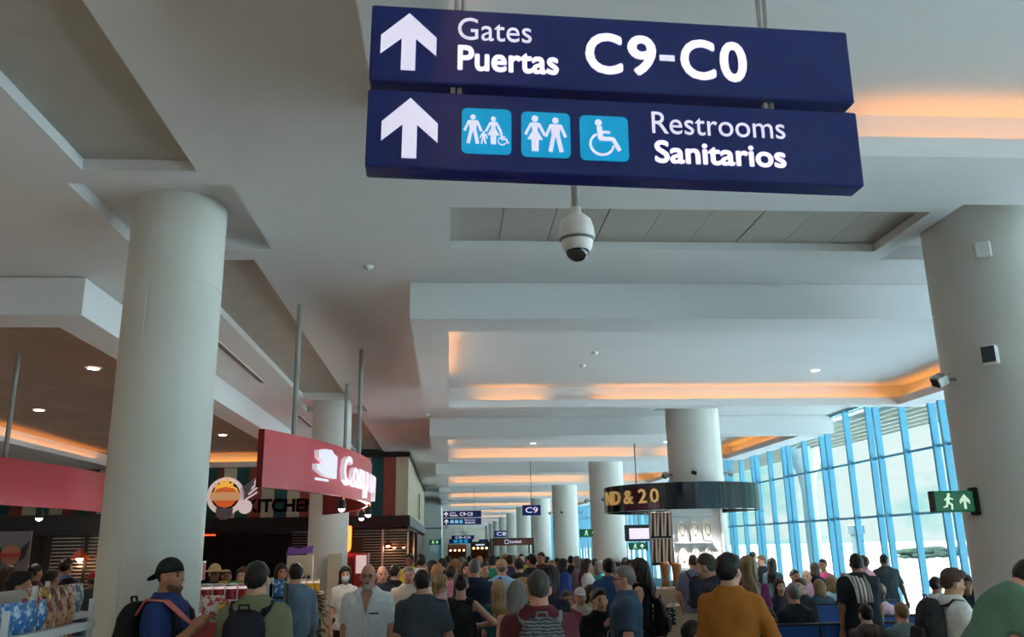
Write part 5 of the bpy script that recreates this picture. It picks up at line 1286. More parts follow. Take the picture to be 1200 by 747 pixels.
person('woman with a face mask and dark bob in a white top by the beige board', -1.409, 12.400, 170, H=1.623, sex='f', skin='light', hair='dark', style='bob', shirt=(214, 212, 206), pants=(30, 30, 36), extras=('mask',))
person('tall man in a black jacket behind the older bald man', -0.761, 12.900, 25, H=1.623, skin='light', hair='dark', style='short', shirt=(28, 30, 38), sleeve='long', pants=(44, 50, 70))
person('man facing the viewer in a cream tee holding a cup', -0.499, 11.400, 178, H=1.627, skin='pink', hair='grey', style='crew', shirt=(204, 192, 176), pants=(60, 62, 74), bulk=1.1, ra=((0.1, 0.1, -1), (-0.4, 0.9, 0.1)))
person('man in a bright yellow tee at the restaurant corner', -0.714, 16.600, -150, H=1.745, skin='brown', hair='black', style='short', shirt=(206, 190, 50), pants=(40, 44, 60))
wt = person('person in a white tee with a black backpack seen from behind', -0.477, 15.600, 0, H=1.734, skin='tan', hair='black', style='full', shirt=(200, 206, 210), pants=(44, 46, 56))
backpack(wt, 'black backpack on the white tee near the restaurant corner', (24, 24, 28), (.27, .15, .42))
person('tall grey-haired man in a navy polo seen from behind', 0.324, 10.900, 2, H=1.712, skin='pink', hair='grey', style='crew', shirt=(30, 40, 68), pants=(60, 60, 70), bulk=1.2)
person('man facing the viewer right behind the navy polo', 0.540, 13.400, 155, H=1.623, skin='light', hair='darkgrey', style='short', shirt=(60, 58, 64), pants=(50, 50, 58))
person('man in a blue patterned shirt and beige cap', 0.745, 12.300, 0, H=1.673, skin='pink', hair='grey', style='capped', shirt=PAT1, pants=(110, 104, 96), bulk=1.15, extras=(('cap', (186, 160, 124)),))
hat_person = person('person in a black jacket with a straw hat slung on the back', 1.087, 13.600, -6, H=1.672, skin='light', hair='dark', style='short', shirt=(30, 32, 40), sleeve='long', pants=(40, 42, 50))
person('tall dark-haired man in a dark navy shirt right of the straw hat', 1.381, 14.600, -35, H=1.721, skin='tan', hair='black', style='short', shirt=(36, 40, 54), pants=(40, 42, 50), bulk=1.05)
person('man in a dark red shirt beside the fourth column', 1.844, 17.500, -140, H=1.721, skin='tan', hair='dark', style='short', shirt=(86, 44, 46), pants=(60, 60, 70))
person('person in a mint green tee left of the beige cap', 0.790, 15.800, 10, H=1.693, skin='light', hair='dark', style='short', shirt=(40, 140, 118), pants=(60, 62, 74))
person('person in a plum tee behind the blue patterned shirt', 1.165, 16.800, 5, H=1.691, skin='tan', hair='dark', style='short', shirt=(62, 52, 84), pants=(50, 52, 60))
person('man in a royal blue tee seen from behind beside the slate polo', 2.079, 11.400, -8, H=1.670, skin='tan', hair='black', style='full', shirt=(46, 74, 120), pants=(60, 80, 120))
person('person with a white cap behind the blue tee', 2.717, 14.200, -30, H=1.659, skin='light', hair='dark', style='capped', shirt=(70, 74, 84), pants=(50, 52, 60), extras=(('cap', (222, 222, 216)),))
person('woman in a white top with dark hair left of the blue tee', 2.399, 15.200, 110, H=1.611, sex='f', skin='light', hair='dark', style='long', shirt=(206, 204, 204), pants=(60, 70, 90))
person('man in a black top standing before the fifth column', 2.718, 19.500, 20, H=1.618, skin='tan', hair='black', style='short', shirt=(34, 40, 48), pants=(40, 42, 50))
person('woman with grey top next to the black-topped man before the column', 2.778, 19.000, -60, H=1.604, sex='f', skin='light', hair='grey', style='bob', shirt=(120, 126, 134), pants=(60, 62, 74))
person('person in a navy top passing left of the thick columns', 2.597, 21.000, 90, H=1.546, skin='tan', hair='black', style='short', shirt=(44, 58, 92), pants=(190, 190, 190))
person('man in a pale blue shirt standing by the windows behind the magenta sweater', 6.673, 19.000, 60, H=1.637, skin='light', hair='brown', style='crew', shirt=(170, 196, 214), pants=(70, 76, 90))
person('person in a black shirt by the windows near the pale blue shirt', 6.279, 17.400, -100, H=1.570, skin='light', hair='light', style='full', shirt=(28, 34, 44), pants=(40, 44, 52))
person('woman with long dark hair in a teal grey cardigan by the windows', 5.740, 15.400, 40, H=1.557, sex='f', skin='light', hair='dark', style='long', shirt=(64, 96, 108), sleeve='long', pants=(50, 60, 80))
person('woman in a bright pink top with dark hair up by the windows', 6.848, 15.800, -130, H=1.515, sex='f', skin='tan', hair='dark', style='bun', shirt=(208, 60, 130), pants=(50, 50, 66), sleeve='none')
person('child-height person in dark clothes leaning to the pink top', 6.441, 15.200, 60, H=1.459, sex='f', skin='tan', hair='brown', style='bob', shirt=(44, 50, 70), pants=(44, 50, 66))
person('person in dark top seen between the white tee and the green tee', 5.661, 9.400, -160, H=1.450, sex='f', skin='tan', hair='dark', style='bob', shirt=(46, 50, 60), pants=(40, 44, 52))
person('man with black hair in a black tee and lime strap at the far left shelf', -3.601, 7.800, 70, H=1.721, skin='light', hair='black', style='full', shirt=(30, 32, 30), pants=(40, 42, 44), fine=0.016)
person('woman with long black hair in a denim shirt behind the crisps rack', -3.402, 8.300, 10, H=1.644, sex='f', skin='tan', hair='black', style='long', shirt=(96, 122, 152), sleeve='long', pants=(50, 60, 80), fine=0.016)
person('person in a dark red top before the slatted booth', -4.967, 11.600, 20, H=1.682, skin='tan', hair='dark', style='short', shirt=(80, 40, 40), pants=(40, 42, 50))
person('man in a sky blue tee at the slatted booth', -5.397, 13.000, 10, H=1.807, skin='tan', hair='black', style='short', shirt=(74, 110, 160), pants=(40, 42, 50))
person('person in a red cap by the right end of the slatted booth', -4.847, 12.600, -20, H=1.610, skin='tan', hair='black', style='capped', shirt=(70, 70, 76), pants=(40, 42, 50), extras=(('cap', (170, 30, 34)),))
person('person in a brown top under the burger poster', -5.606, 11.800, 0, H=1.732, sex='f', skin='tan', hair='brown', style='long', shirt=(96, 76, 66), pants=(40, 42, 50))
person('person with black hair in a maroon top right of the burger poster', -5.673, 12.700, 30, H=1.737, skin='tan', hair='black', style='short', shirt=(90, 46, 50), pants=(40, 42, 50))
person('shop worker in black wearing a large straw sombrero', -3.379, 13.200, 175, H=1.657, skin='brown', hair='black', style='capped', shirt=(30, 28, 30), pants=(30, 30, 34), extras=(('strawhat', (186, 160, 112), 0.24),))
person('shop worker in black with tanned face beside the sombrero', -3.351, 13.800, 170, H=1.594, skin='brown', hair='black', style='short', shirt=(34, 30, 32), pants=(30, 30, 34))
person('woman with auburn hair in a rust top at the shop counter', -2.750, 12.200, -170, H=1.644, sex='f', skin='light', hair='brown', style='long', shirt=(130, 80, 66), pants=(40, 42, 50))
person('woman with dark hair and white top with black straps left of the hoodie', -2.317, 12.600, 150, H=1.672, sex='f', skin='tan', hair='black', style='long', shirt=(204, 206, 206), pants=(30, 32, 40))
lan = person('seated man in a black tee with a lanyard and jeans facing the viewer', 1.741, 10.200, 172, H=1.800, pose='sit', skin='light', hair='black', style='full', shirt=(26, 26, 32), pants=(84, 108, 144), fine=0.015, extras=('lanyard',))
person('seated person in a red jacket', 1.486, 11.200, 160, H=1.680, pose='sit', skin='tan', hair='dark', style='short', shirt=(128, 36, 42), sleeve='long', pants=(40, 42, 50))
person('seated person in a pale hooded top with light cap', 1.749, 11.800, 175, H=1.680, pose='sit', skin='light', hair='brown', style='capped', shirt=(190, 180, 170), sleeve='long', pants=(60, 62, 70), extras=(('cap', (206, 206, 206)),))
person('seated woman in a sand top left of the lanyard man', 2.008, 12.500, 150, H=1.680, pose='sit', sex='f', skin='tan', hair='dark', style='long', shirt=(176, 150, 124), pants=(60, 62, 74))
person('seated person in a dark green jacket at the near end of the waiting group', 1.235, 9.900, 120, H=1.680, pose='sit', skin='tan', hair='black', style='short', shirt=(40, 52, 48), sleeve='long', pants=(40, 44, 48))
person('man in a dark navy tee bending low over a seat', 1.722, 7.278, 70, H=1.720, pose='sit', skin='tan', hair='black', style='short', shirt=(26, 32, 50), pants=(40, 42, 50), lean=32, fine=0.015)
person('seated woman with long dark hair facing the viewer beside the blue seats', 2.721, 7.550, 178, H=1.680, pose='sit', sex='f', skin='tan', hair='black', style='long', shirt=(40, 36, 42), sleeve='long', pants=(40, 42, 50), fine=0.015)
person('grey-haired man seated in the blue row with his back to the viewer', 4.162, 10.550, 0, H=1.780, pose='sit', skin='light', hair='grey', style='short', shirt=(30, 32, 38), pants=(40, 42, 50), fine=0.015)
person('seated woman with brown hair facing the viewer', 5.007, 13.200, 175, H=1.680, pose='sit', sex='f', skin='light', hair='brown', style='long', shirt=(50, 50, 58), sleeve='long', pants=(60, 64, 76))
person('seated young man in a dark jacket looking left', 4.964, 12.300, -120, H=1.780, pose='sit', skin='light', hair='brown', style='short', shirt=(46, 50, 60), sleeve='long', pants=(60, 64, 76))
person('seated person in a blue jacket with black hair by the windows', 6.212, 15.600, 160, H=1.780, pose='sit', skin='tan', hair='black', style='short', shirt=(48, 74, 120), sleeve='long', pants=(60, 64, 76))
person('seated bald man in a lilac shirt by the windows', 6.268, 15.200, -140, H=1.800, pose='sit', skin='light', hair='brown', style='bald', shirt=(186, 150, 176), pants=(60, 64, 76))
person('seated child with light brown hair seen from behind', 5.705, 13.400, 0, H=1.600, pose='sit', skin='light', hair='light', style='bob', shirt=(70, 90, 110), pants=(60, 64, 76))
person('seated woman with short fair hair in a pale blue top seen from behind', 6.222, 14.100, 0, H=1.660, pose='sit', sex='f', skin='light', hair='light', style='bob', shirt=(184, 206, 220), pants=(60, 64, 76))
person('seated girl in a pale pink top with her hair tied up', 5.668, 11.400, 10, H=1.660, pose='sit', sex='f', skin='light', hair='light', style='bun', shirt=(224, 182, 196), pants=(60, 64, 76))
person('boy with brown hair in a brown hooded top in the nearest blue row', 4.272, 8.950, 0, H=1.500, pose='sit', skin='light', hair='dark', style='short', shirt=(92, 72, 66), sleeve='long', pants=(60, 64, 76), extras=('hood',), fine=0.015)
person('boy with sandy hair in a grey top in the nearest blue row', 4.631, 8.900, 0, H=1.520, pose='sit', skin='pink', hair='light', style='short', shirt=(124, 140, 142), pants=(60, 64, 76), fine=0.015)
person('seated man in a white shirt facing the windows', 6.790, 12.000, 60, H=1.750, pose='sit', skin='tan', hair='dark', style='short', shirt=(206, 210, 212), pants=(60, 64, 76))
person('distant traveller in a grey top in the middle of the hall', -0.258, 14.200, -70, H=1.651, sex='f', style='long', skin='tan', hair='dark', shirt=(120, 122, 126), sleeve='short', pants=(60, 76, 110), fine=0.026)
person('distant traveller in a black top in the middle of the hall', -0.114, 17.000, -70, H=1.651, sex='m', style='short', skin='pink', hair='dark', shirt=(30, 32, 38), sleeve='short', pants=(120, 112, 100), fine=0.026)
person('distant traveller in a white top in the middle of the hall', -0.154, 12.400, -70, H=1.632, sex='m', style='crew', skin='tan', hair='blond', shirt=(206, 206, 204), sleeve='short', pants=(120, 112, 100), fine=0.026)
person('distant traveller in a navy top in the middle of the hall', 0.000, 21.000, 0, H=1.656, sex='m', style='short', skin='tan', hair='dark', shirt=(38, 46, 74), sleeve='short', pants=(50, 52, 60), fine=0.026)
person('distant traveller in a rust top in the middle of the hall', 0.134, 17.500, -70, H=1.624, sex='f', style='ponytail', skin='tan', hair='blond', shirt=(140, 76, 52), sleeve='short', pants=(120, 112, 100), fine=0.026)
person('distant traveller in a sky blue top in the middle of the hall', 0.307, 20.000, 0, H=1.623, sex='f', style='long', skin='light', hair='grey', shirt=(110, 150, 190), sleeve='short', pants=(60, 76, 110), fine=0.026)
person('distant traveller in a forest green top in the middle of the hall', 0.295, 14.000, 180, H=1.618, sex='f', style='long', skin='pink', hair='dark', shirt=(44, 84, 60), sleeve='short', pants=(60, 76, 110), fine=0.026)
person('distant traveller in a pink top in the middle of the hall', 0.037, 13.000, 10, H=1.592, sex='m', style='short', skin='brown', hair='black', shirt=(206, 140, 156), sleeve='long', pants=(60, 76, 110), fine=0.026)
person('distant traveller in a sand top in the middle of the hall', 0.576, 24.000, 0, H=1.614, sex='m', style='short', skin='tan', hair='dark', shirt=(180, 160, 130), sleeve='short', pants=(60, 76, 110), fine=0.026)
person('distant traveller in a crimson top in the middle of the hall', 0.817, 23.000, 60, H=1.598, sex='f', style='long', skin='light', hair='blond', shirt=(140, 34, 44), sleeve='short', pants=(50, 52, 60), fine=0.026)
person('distant traveller in a teal top in the middle of the hall', 0.840, 19.000, 10, H=1.607, sex='f', style='ponytail', skin='pink', hair='brown', shirt=(40, 110, 116), sleeve='short', pants=(60, 76, 110), fine=0.026)
person('distant traveller in a violet top in the middle of the hall', 1.192, 21.000, 160, H=1.613, sex='m', style='short', skin='light', hair='black', shirt=(96, 76, 130), sleeve='short', pants=(60, 76, 110), fine=0.026)
person('distant traveller in an orange top in the middle of the hall', 1.613, 25.000, 160, H=1.630, sex='f', style='bob', skin='brown', hair='blond', shirt=(200, 116, 50), sleeve='short', pants=(120, 112, 100), fine=0.026)
person('distant traveller in a cream top in the middle of the hall', 1.729, 23.000, 60, H=1.623, sex='m', style='crew', skin='light', hair='grey', shirt=(212, 202, 182), sleeve='long', pants=(50, 52, 60), fine=0.026)
person('distant traveller in a brown top in the middle of the hall', 2.157, 26.000, 180, H=1.611, sex='m', style='full', skin='light', hair='dark', shirt=(92, 70, 56), sleeve='short', pants=(60, 76, 110), fine=0.026)
person('distant traveller in a lime top in the middle of the hall', 1.884, 21.000, -20, H=1.619, sex='m', style='short', skin='tan', hair='grey', shirt=(140, 170, 70), sleeve='long', pants=(50, 52, 60), fine=0.026)
person('distant traveller in a charcoal top in the middle of the hall', 2.465, 22.000, 60, H=1.577, sex='f', style='ponytail', skin='light', hair='black', shirt=(56, 58, 62), sleeve='short', pants=(50, 52, 60), fine=0.026)
person('distant traveller in a lemon top in the middle of the hall', 2.120, 18.000, 200, H=1.561, sex='m', style='short', skin='pink', hair='blond', shirt=(210, 196, 100), sleeve='long', pants=(50, 52, 60), fine=0.026)
person('distant traveller in a cobalt top in the middle of the hall', 2.218, 17.000, 60, H=1.590, sex='f', style='bob', skin='tan', hair='dark', shirt=(44, 72, 150), sleeve='long', pants=(50, 52, 60), fine=0.026)
person('distant traveller in a mauve top in the middle of the hall', 2.677, 17.500, -20, H=1.590, sex='m', style='short', skin='tan', hair='grey', shirt=(150, 116, 136), sleeve='long', pants=(120, 112, 100), fine=0.026)
person('distant traveller in a khaki top in the middle of the hall', 2.834, 17.000, 0, H=1.594, sex='m', style='crew', skin='light', hair='black', shirt=(140, 132, 100), sleeve='short', pants=(120, 112, 100), fine=0.026)
person('distant traveller in a turquoise top in the middle of the hall', 2.794, 16.200, 60, H=1.559, sex='f', style='bob', skin='pink', hair='grey', shirt=(60, 160, 160), sleeve='short', pants=(60, 76, 110), fine=0.026)
person('distant traveller in a coral top in the middle of the hall', 3.355, 16.600, 10, H=1.589, sex='f', style='bob', skin='tan', hair='dark', shirt=(210, 116, 100), sleeve='long', pants=(120, 112, 100), fine=0.026)
person('distant traveller in a plum top in the middle of the hall', 3.207, 15.500, 160, H=1.577, sex='m', style='full', skin='tan', hair='black', shirt=(80, 44, 70), sleeve='short', pants=(60, 76, 110), fine=0.026)

# ============================================================ things the crowd carries
tw = thing('towel', 'striped cream and brown towel over the heavy man\'s shoulder', 'towel')
pts = [W_(towel_man, -.09, .15, .30), W_(towel_man, -.09, .11, .42), W_(towel_man, -.09, .02, .487), W_(towel_man, -.07, -.10, .455), W_(towel_man, -.055, -.175, .36), W_(towel_man, -.045, -.185, .27), W_(towel_man, -.04, -.185, .18)]
nr = [(0, 1, 0), (0, 1, .5), (0, 0, 1), (0, -.6, 1), (0, -1, .2), (0, -1, 0), (0, -1, 0)]
band(pts, nr, .17, .018).build('cloth', pattern('towel_stripes', 'wave', (222, 214, 206), (116, 84, 84), 7.0, 0.62), tw)
for q in (-1, 1):
    e = [tuple(np.array(p) + np.array((q * .088, -.012, 0))) for p in pts]
    band(e, nr, .012, .022).build('hem', cloth((214, 206, 198)), tw)
sh_ = thing('straw_hat', 'round straw hat slung on the black jacket', 'hat', W_(hat_person, 0.02, -.19, .26))
sh_.rotation_euler = (math.radians(78), 0, 0)
M_STRAW = mat('straw', (186, 146, 88), 0.8, var=0.4, vscale=30, bump=0.4, bscale=90)
MB().lathe([(0.0, .105), (.05, .10), (.082, .07), (.092, .012), (.098, 0)], (0, 0, 0), 28).build('crown', M_STRAW, sh_)
MB().lathe([(.09, 0), (.15, -.004), (.185, .004), (.186, .008), (.15, .002), (.09, .008)], (0, 0, 0), 32).build('brim', M_STRAW, sh_)
MB().lathe([(.0935, .008), (.094, .03)], (0, 0, 0), 28).build('band', cloth((70, 50, 36)), sh_)
# coral shoulder bag and crisps carried by the man in the cap
cb = thing('tote_bag', 'coral pink tote bag with crisps hugged by the man in the cap', 'bag')
c0 = W_(cap_man, .0, .34, .17)
F = Field(v3(-.22, -.16, -.24), v3(.22, .16, .24), .013)
F.loft(v3(0, 0, 0), np.eye(3, dtype=np.float32), [(-.20, .13, .07, 0), (-.1, .16, .10, 0), (.08, .17, .10, 0), (.18, .16, .07, 0)], 0, 0, 2.6)
link('bag_body', F.mesh('bag_body', .006, 24), cb, cloth((206, 92, 96)), c0)
band([W_(cap_man, .03, .30, .22), W_(cap_man, .13, .17, .36), W_(cap_man, .145, .06, .455), W_(cap_man, .13, -.06, .462), W_(cap_man, .10, -.14, .38)], [(0, 0, 1), (.6, 0, .5), (0, 0, 1), (0, 0, 1), (-1, 0, .5)], .075, .012).build('shoulder_strap', cloth((222, 120, 112)), cb)
MB().tube([tuple(np.array(c0) + np.array(p)) for p in ((-.1, 0, .16), (-.08, 0, .28), (0, 0, .33), (.08, 0, .28), (.1, 0, .16))], .012, 8).build('handle', cloth((206, 92, 96)), cb)
def pillow(name, w, h, d, m, loc, rz=0.0, tilt=0.0, label=None, cat=None, group=None, parent=None):
    """a sealed crisp packet: puffed middle, flat crimped ends"""
    key = (round(w, 3), round(h, 3), round(d, 3))
    if key not in PILL:
        mb = MB(); vs = []; nx, nz_ = 6, 8
        for sd_ in (-1, 1):
            for j in range(nz_ + 1):
                for i in range(nx + 1):
                    u, v = i / nx, j / nz_
                    t = (math.sin(PI * u) ** .6) * (math.sin(PI * min(max((v - .07) / .86, 0), 1)) ** .55)
                    vs.append(((u - .5) * w * (1 - .06 * math.sin(PI * v)), sd_ * (d / 2 * t + .001), v * h))
        fs = []; o_n = (nx + 1) * (nz_ + 1)
        for sd_ in (0, 1):
            for j in range(nz_):
                for i in range(nx):
                    a = sd_ * o_n + j * (nx + 1) + i; q = (a, a + 1, a + nx + 2, a + nx + 1); fs.append(q if sd_ == 0 else q[::-1])
        PILL[key] = mb.add(vs, fs, True).mesh('packet')
    o = link(name, PILL[key], parent, m, loc); o.rotation_euler = (tilt, 0, rz)
    if label: tag(o, label, cat, group)
    return o
PILL = {}
def packet_mat(n, c, c2): return pattern('packet_' + n, 'noise', c, c2, 26, 0.56, rough=.3, width=.03)
PKT = {'blue': packet_mat('blue', (44, 110, 176), (190, 214, 230)), 'cream': packet_mat('cream', (190, 140, 110), (120, 40, 36)), 'red': packet_mat('red', (176, 40, 40), (226, 200, 160)), 'yellow': packet_mat('yellow', (222, 176, 60), (120, 60, 30)),
       'green': packet_mat('green', (90, 150, 60), (220, 210, 90)), 'white': packet_mat('white', (210, 206, 200), (170, 50, 44)), 'teal': packet_mat('teal', (80, 130, 150), (200, 210, 214)), 'brown': packet_mat('brown', (120, 74, 50), (200, 160, 110))}
pillow('crisp_packet', .17, .24, .07, PKT['yellow'], (c0[0] + .10, c0[1] - .06, c0[2] + .06), .3, 0.2, 'yellow crisp packet sticking out of the coral tote bag', 'crisp packet')
pillow('crisp_packet', .17, .24, .07, PKT['white'], (c0[0] - .02, c0[1] - .04, c0[2] + .10), -.2, 0.1, 'red and white crisp packet on top of the coral tote bag', 'crisp packet')

# ============================================================ snack racks
M_RACK = mat('rack_white', (214, 218, 220), 0.4)
def gondola(name, loc, rz, w, d, hgt, shelves, label):
    o = thing(name, label, 'shelf', loc, rz)
    for x in (-w / 2, w / 2 - .03): 
        for y in (0, d - .03): MB().box(x, x + .03, y, y + .03, 0, hgt).build('post', M_RACK, o)
    MB().box(-w / 2, w / 2, d - .03, d - .015, 0.1, hgt - .05).build('back_panel', M_RACK, o)
    for z in shelves:
        s_ = MB().box(-w / 2, w / 2, 0, d - .03, z - .02, z).build('shelf_board', M_RACK, o)
        MB().box(-w / 2, w / 2, -.012, 0, z - .04, z + .012).build('price_rail', M_WHITE, s_)
    MB().box(-w / 2, w / 2, 0, d, 0, 0.1).build('plinth', M_GREY, o)
    return o
gondola('snack_rack', (-2.50, 5.95, 0), PI / 2, 1.25, .45, 1.54, (.42, .66, .90, 1.14, 1.38), 'white wire snack rack with blue and tan crisp packets at the left')
gondola('snack_rack', (-2.58, 4.80, 0), PI / 2, 1.0, .45, 1.47, (.42, .66, .90, 1.14, 1.36), 'white snack rack at the very left edge before the other rack')
ks = ['blue', 'blue', 'blue', 'blue', 'blue', 'cream', 'cream', 'cream']
for r_, (z, kinds) in enumerate(((1.38, ks), (1.14, ['cream', 'yellow', 'red', 'cream', 'brown', 'red', 'white', 'red']), (.90, ['teal', 'blue', 'teal', 'yellow', 'green', 'red', 'brown', 'white']))):
    for i in range(8):
        pillow('crisp_packet', .145, .20 if r_ else .19, .07, PKT[kinds[i]], (-2.62, 5.42 + i * .148, z), PI / 2 + rb.uniform(-.15, .15), rb.uniform(-.1, .05),
               '%s crisp packet, %s from the near end, %s shelf of the rack' % (kinds[i], ordw(i), ['top', 'second', 'third'][r_]), 'crisp packet', 'crisp packets on the rack')
for i in range(6):
    k_ = ['teal', 'yellow', 'teal', 'brown', 'white', 'teal'][i]
    pillow('crisp_packet', .14, .20, .07, PKT[k_], (-2.72, 4.40 + i * .155, 1.14), PI / 2, 0.0, '%s snack packet below the top board of the leftmost rack, %s in its row' % (k_, ordw(i)), 'crisp packet', 'packets on the leftmost rack')
    pillow('crisp_packet', .14, .14, .07, PKT[['brown', 'blue', 'red', 'white', 'blue', 'teal'][i]], (-2.72, 4.40 + i * .155, 1.36), PI / 2, 0.0, 'small snack packet on the top board of the leftmost rack, %s in its row' % ordw(i), 'crisp packet', 'packets on the leftmost rack')
# packet bin behind the rack and the tall packets right of it
gondola('snack_rack', (-3.1, 7.6, 0), PI / 2, 1.2, .45, 1.62, (.4, .8, 1.15, 1.36), 'white snack rack behind the crisps rack beside the near column')
for i in range(7):
    k_ = ['white', 'red', 'yellow', 'brown', 'brown', 'white', 'teal'][i]
    pillow('crisp_packet', .15, .24, .08, PKT[k_], (-3.22, 7.12 + i * .16, 1.36), PI / 2, 0.0, '%s tall packet on the rack beside the near column, %s in its row' % (k_, ordw(i)), 'crisp packet', 'packets beside the column')
# canned snacks right of the near column
gondola('snack_rack', (-1.98, 8.05, 0), 0.0, .72, .40, 1.60, (.50, .78, .995, 1.20, 1.425), 'white rack with red tubs and orange bottles right of the near column')
def tub(x, y, z, r, h, m, lid, name, label, cat, group):
    o = thing(name, label, cat, (x, y, z), group=group)
    MB().cyl((0, 0, 0), r, 0.0, h, 16).build('body', m, o); MB().cyl((0, 0, 0), r * 1.06, h, h + .014, 16).build('lid', lid, o)
    MB().lathe([(r + .001, h * .74), (r + .001, h * .92)], (0, 0, 0), 16).build('label_band', M_EW, o)
M_TUB = mat('tub_red', (170, 24, 30), 0.35); M_ORB = mat('bottle_orange', (222, 120, 36), 0.25)
for i in range(6): tub(-2.26 + i * .108, 8.17, 1.425, .047, .13, M_TUB, M_WHITE, 'snack_tub', 'red snack tub with white band, %s from the near column' % ordw(i), 'tub', 'red tubs on the rack')
for i in range(7): tub(-2.27 + i * .094, 8.17, 1.20, .036, .13, M_ORB, M_WHITE, 'juice_bottle', 'orange juice bottle under the red tubs, %s from the near column' % ordw(i), 'bottle', 'orange bottles on the rack')
for i in range(7): tub(-2.27 + i * .094, 8.17, .995, .036, .13, mat('bottle_grey', (150, 154, 150), .3), M_DARK, 'juice_bottle', 'pale bottle under the orange bottles, %s from the near column' % ordw(i), 'bottle', 'pale bottles on the rack')
bx = thing('gift_box', 'tall red box with pale stripe standing on the rack beside the column', 'box', (-2.24, 8.22, 1.60))
MB().bbox(-.045, .045, -.04, .04, 0, .15, .004).build('carton', M_TUB, bx); MB().box(.02, .04, -.0415, -.04, .0, .15).build('stripe', M_EW, bx); MB().bbox(-.047, .047, -.042, .042, .15, .165, .004).build('lid', M_WHITE, bx)
# small blue glass tower souvenir
sv = thing('souvenir_tower', 'pointed blue glass souvenir tower in front of the near column', 'souvenir', (-2.36, 7.98, 1.40))
MB().cyl((0, 0, 0), .05, 0, .02, 12).build('foot', M_BLACK, sv)
MB().lathe([(.045, .02), (.042, .10), (.03, .15), (.012, .20), (.003, .28)], (0, 0, 0), 10, smooth=False).build('tower', mat('blue_glass', (40, 110, 160), .15), sv)
# hanging packets stand
hs = thing('peg_stand', 'peg stand hung with blue and green snack packets behind the olive tee', 'stand', (-2.06, 9.5, 0))
MB().box(-.38, .38, .05, .07, .7, 1.50).build('peg_board', mat('peg_board', (70, 62, 54), .7), hs)
for x in (-.36, .34): MB().box(x, x + .03, .04, .07, 0, 1.52).build('post', M_GREY, hs)
MB().box(-.4, .4, -.15, .2, 0, .05).build('foot', M_GREY, hs)
for r_ in range(3):
    for i in range(6):
        k_ = ['yellow', 'green', 'yellow', 'blue', 'green', 'blue'][i] if r_ < 2 else ['red', 'white', 'red', 'yellow', 'red', 'white'][i]
        pillow('snack_packet', .10, .17, .035, PKT[k_], (-2.34 + i * .115, 9.515, 1.38 - r_ * .2), rb.uniform(-.2, .2), rb.uniform(-.1, .1), '%s packet hanging in the %s row of the peg stand, %s from the left' % (k_, ordw(r_), ordw(i)), 'snack packet', 'packets on the peg stand')

# beige boards, yellow display and plant near the second shop-side column
bb = thing('menu_board', 'beige upright board with small dark notices left of the second shop-side column', 'board', (-2.30, 14.0, 0))
MB().bbox(-.20, .20, 0, .12, 0, 1.76, .008).build('board', mat('board_beige', (176, 164, 146), .6), bb)
for x in (.04, .12): MB().box(x, x + .05, -.006, 0, 1.28, 1.46).build('notice', M_BLACK, bb)
MB().prism([(-.22, 0), (.18, .03), (.2, .14), (-.05, .10), (-.18, .13)], .02, .10).build('purple_topper', mat('purple_card', (112, 70, 150), .5), bb, (0, 0, 1.765))
b2 = thing('partition_panel', 'narrow beige partition beside the second shop-side column', 'panel', (-2.16, 16.9, 0))
MB().bbox(-.10, .11, 0, .5, 0, 1.76, .006).build('panel', mat('board_beige', (176, 164, 146), .6), b2); MB().box(-.11, .12, -.01, .51, 0, .08).build('foot', M_GREY, b2)
yd = thing('yellow_stand', 'small yellow packet stand under the beige board', 'stand', (-2.02, 13.0, 0))
MB().box(-.24, .18, 0, .30, 0, 1.22).build('cabinet', M_BROWN, yd); MB().box(-.26, .20, -.02, .32, 1.22, 1.25).build('top', M_WHITE, yd)
for i in range(4): tub(-2.20 + i * .1, 13.12, 1.25, .042, .17, mat('tub_yellow', (216, 160, 40), .4), M_WHITE, 'yellow_jar', 'yellow jar on the small stand under the beige board, %s from the left' % ordw(i), 'jar', 'yellow jars')
pp = thing('potted_plant', 'bushy green and orange plant beside the hooded sweatshirt', 'plant', (-1.88, 12.3, 0))
MB().lathe([(0, 0), (.13, 0), (.17, .38), (.15, .38), (.0, .34)], (0, 0, 0), 18).build('pot', M_DARK, pp)
lm_ = [MB().add([(0, 0, 0), (.035, .07, .012), (0, .16, -.01), (-.035, .07, .012)], [(0, 1, 2, 3)], True).mesh('leaf')]
LM = [mat('leaf_green', (70, 92, 44), .6), mat('leaf_orange', (176, 120, 44), .6), mat('leaf_dark', (44, 62, 34), .6)]
MB().tube([(0, 0, .3), (.02, 0, .7), (0, .02, 1.15)], .018, 6).build('stem', M_BROWN, pp)
for i in range(150):
    z = rb.uniform(.5, 1.32); a = rb.uniform(0, 2 * PI); rr = rb.uniform(.03, .2) * (1 if z < 1.1 else .7)
    link('leaf', lm_[0], pp, LM[rb.choice((0, 0, 1, 2))], (rr * math.cos(a), rr * math.sin(a), z), (rb.uniform(-.9, .6), rb.uniform(-.5, .5), a - PI / 2))

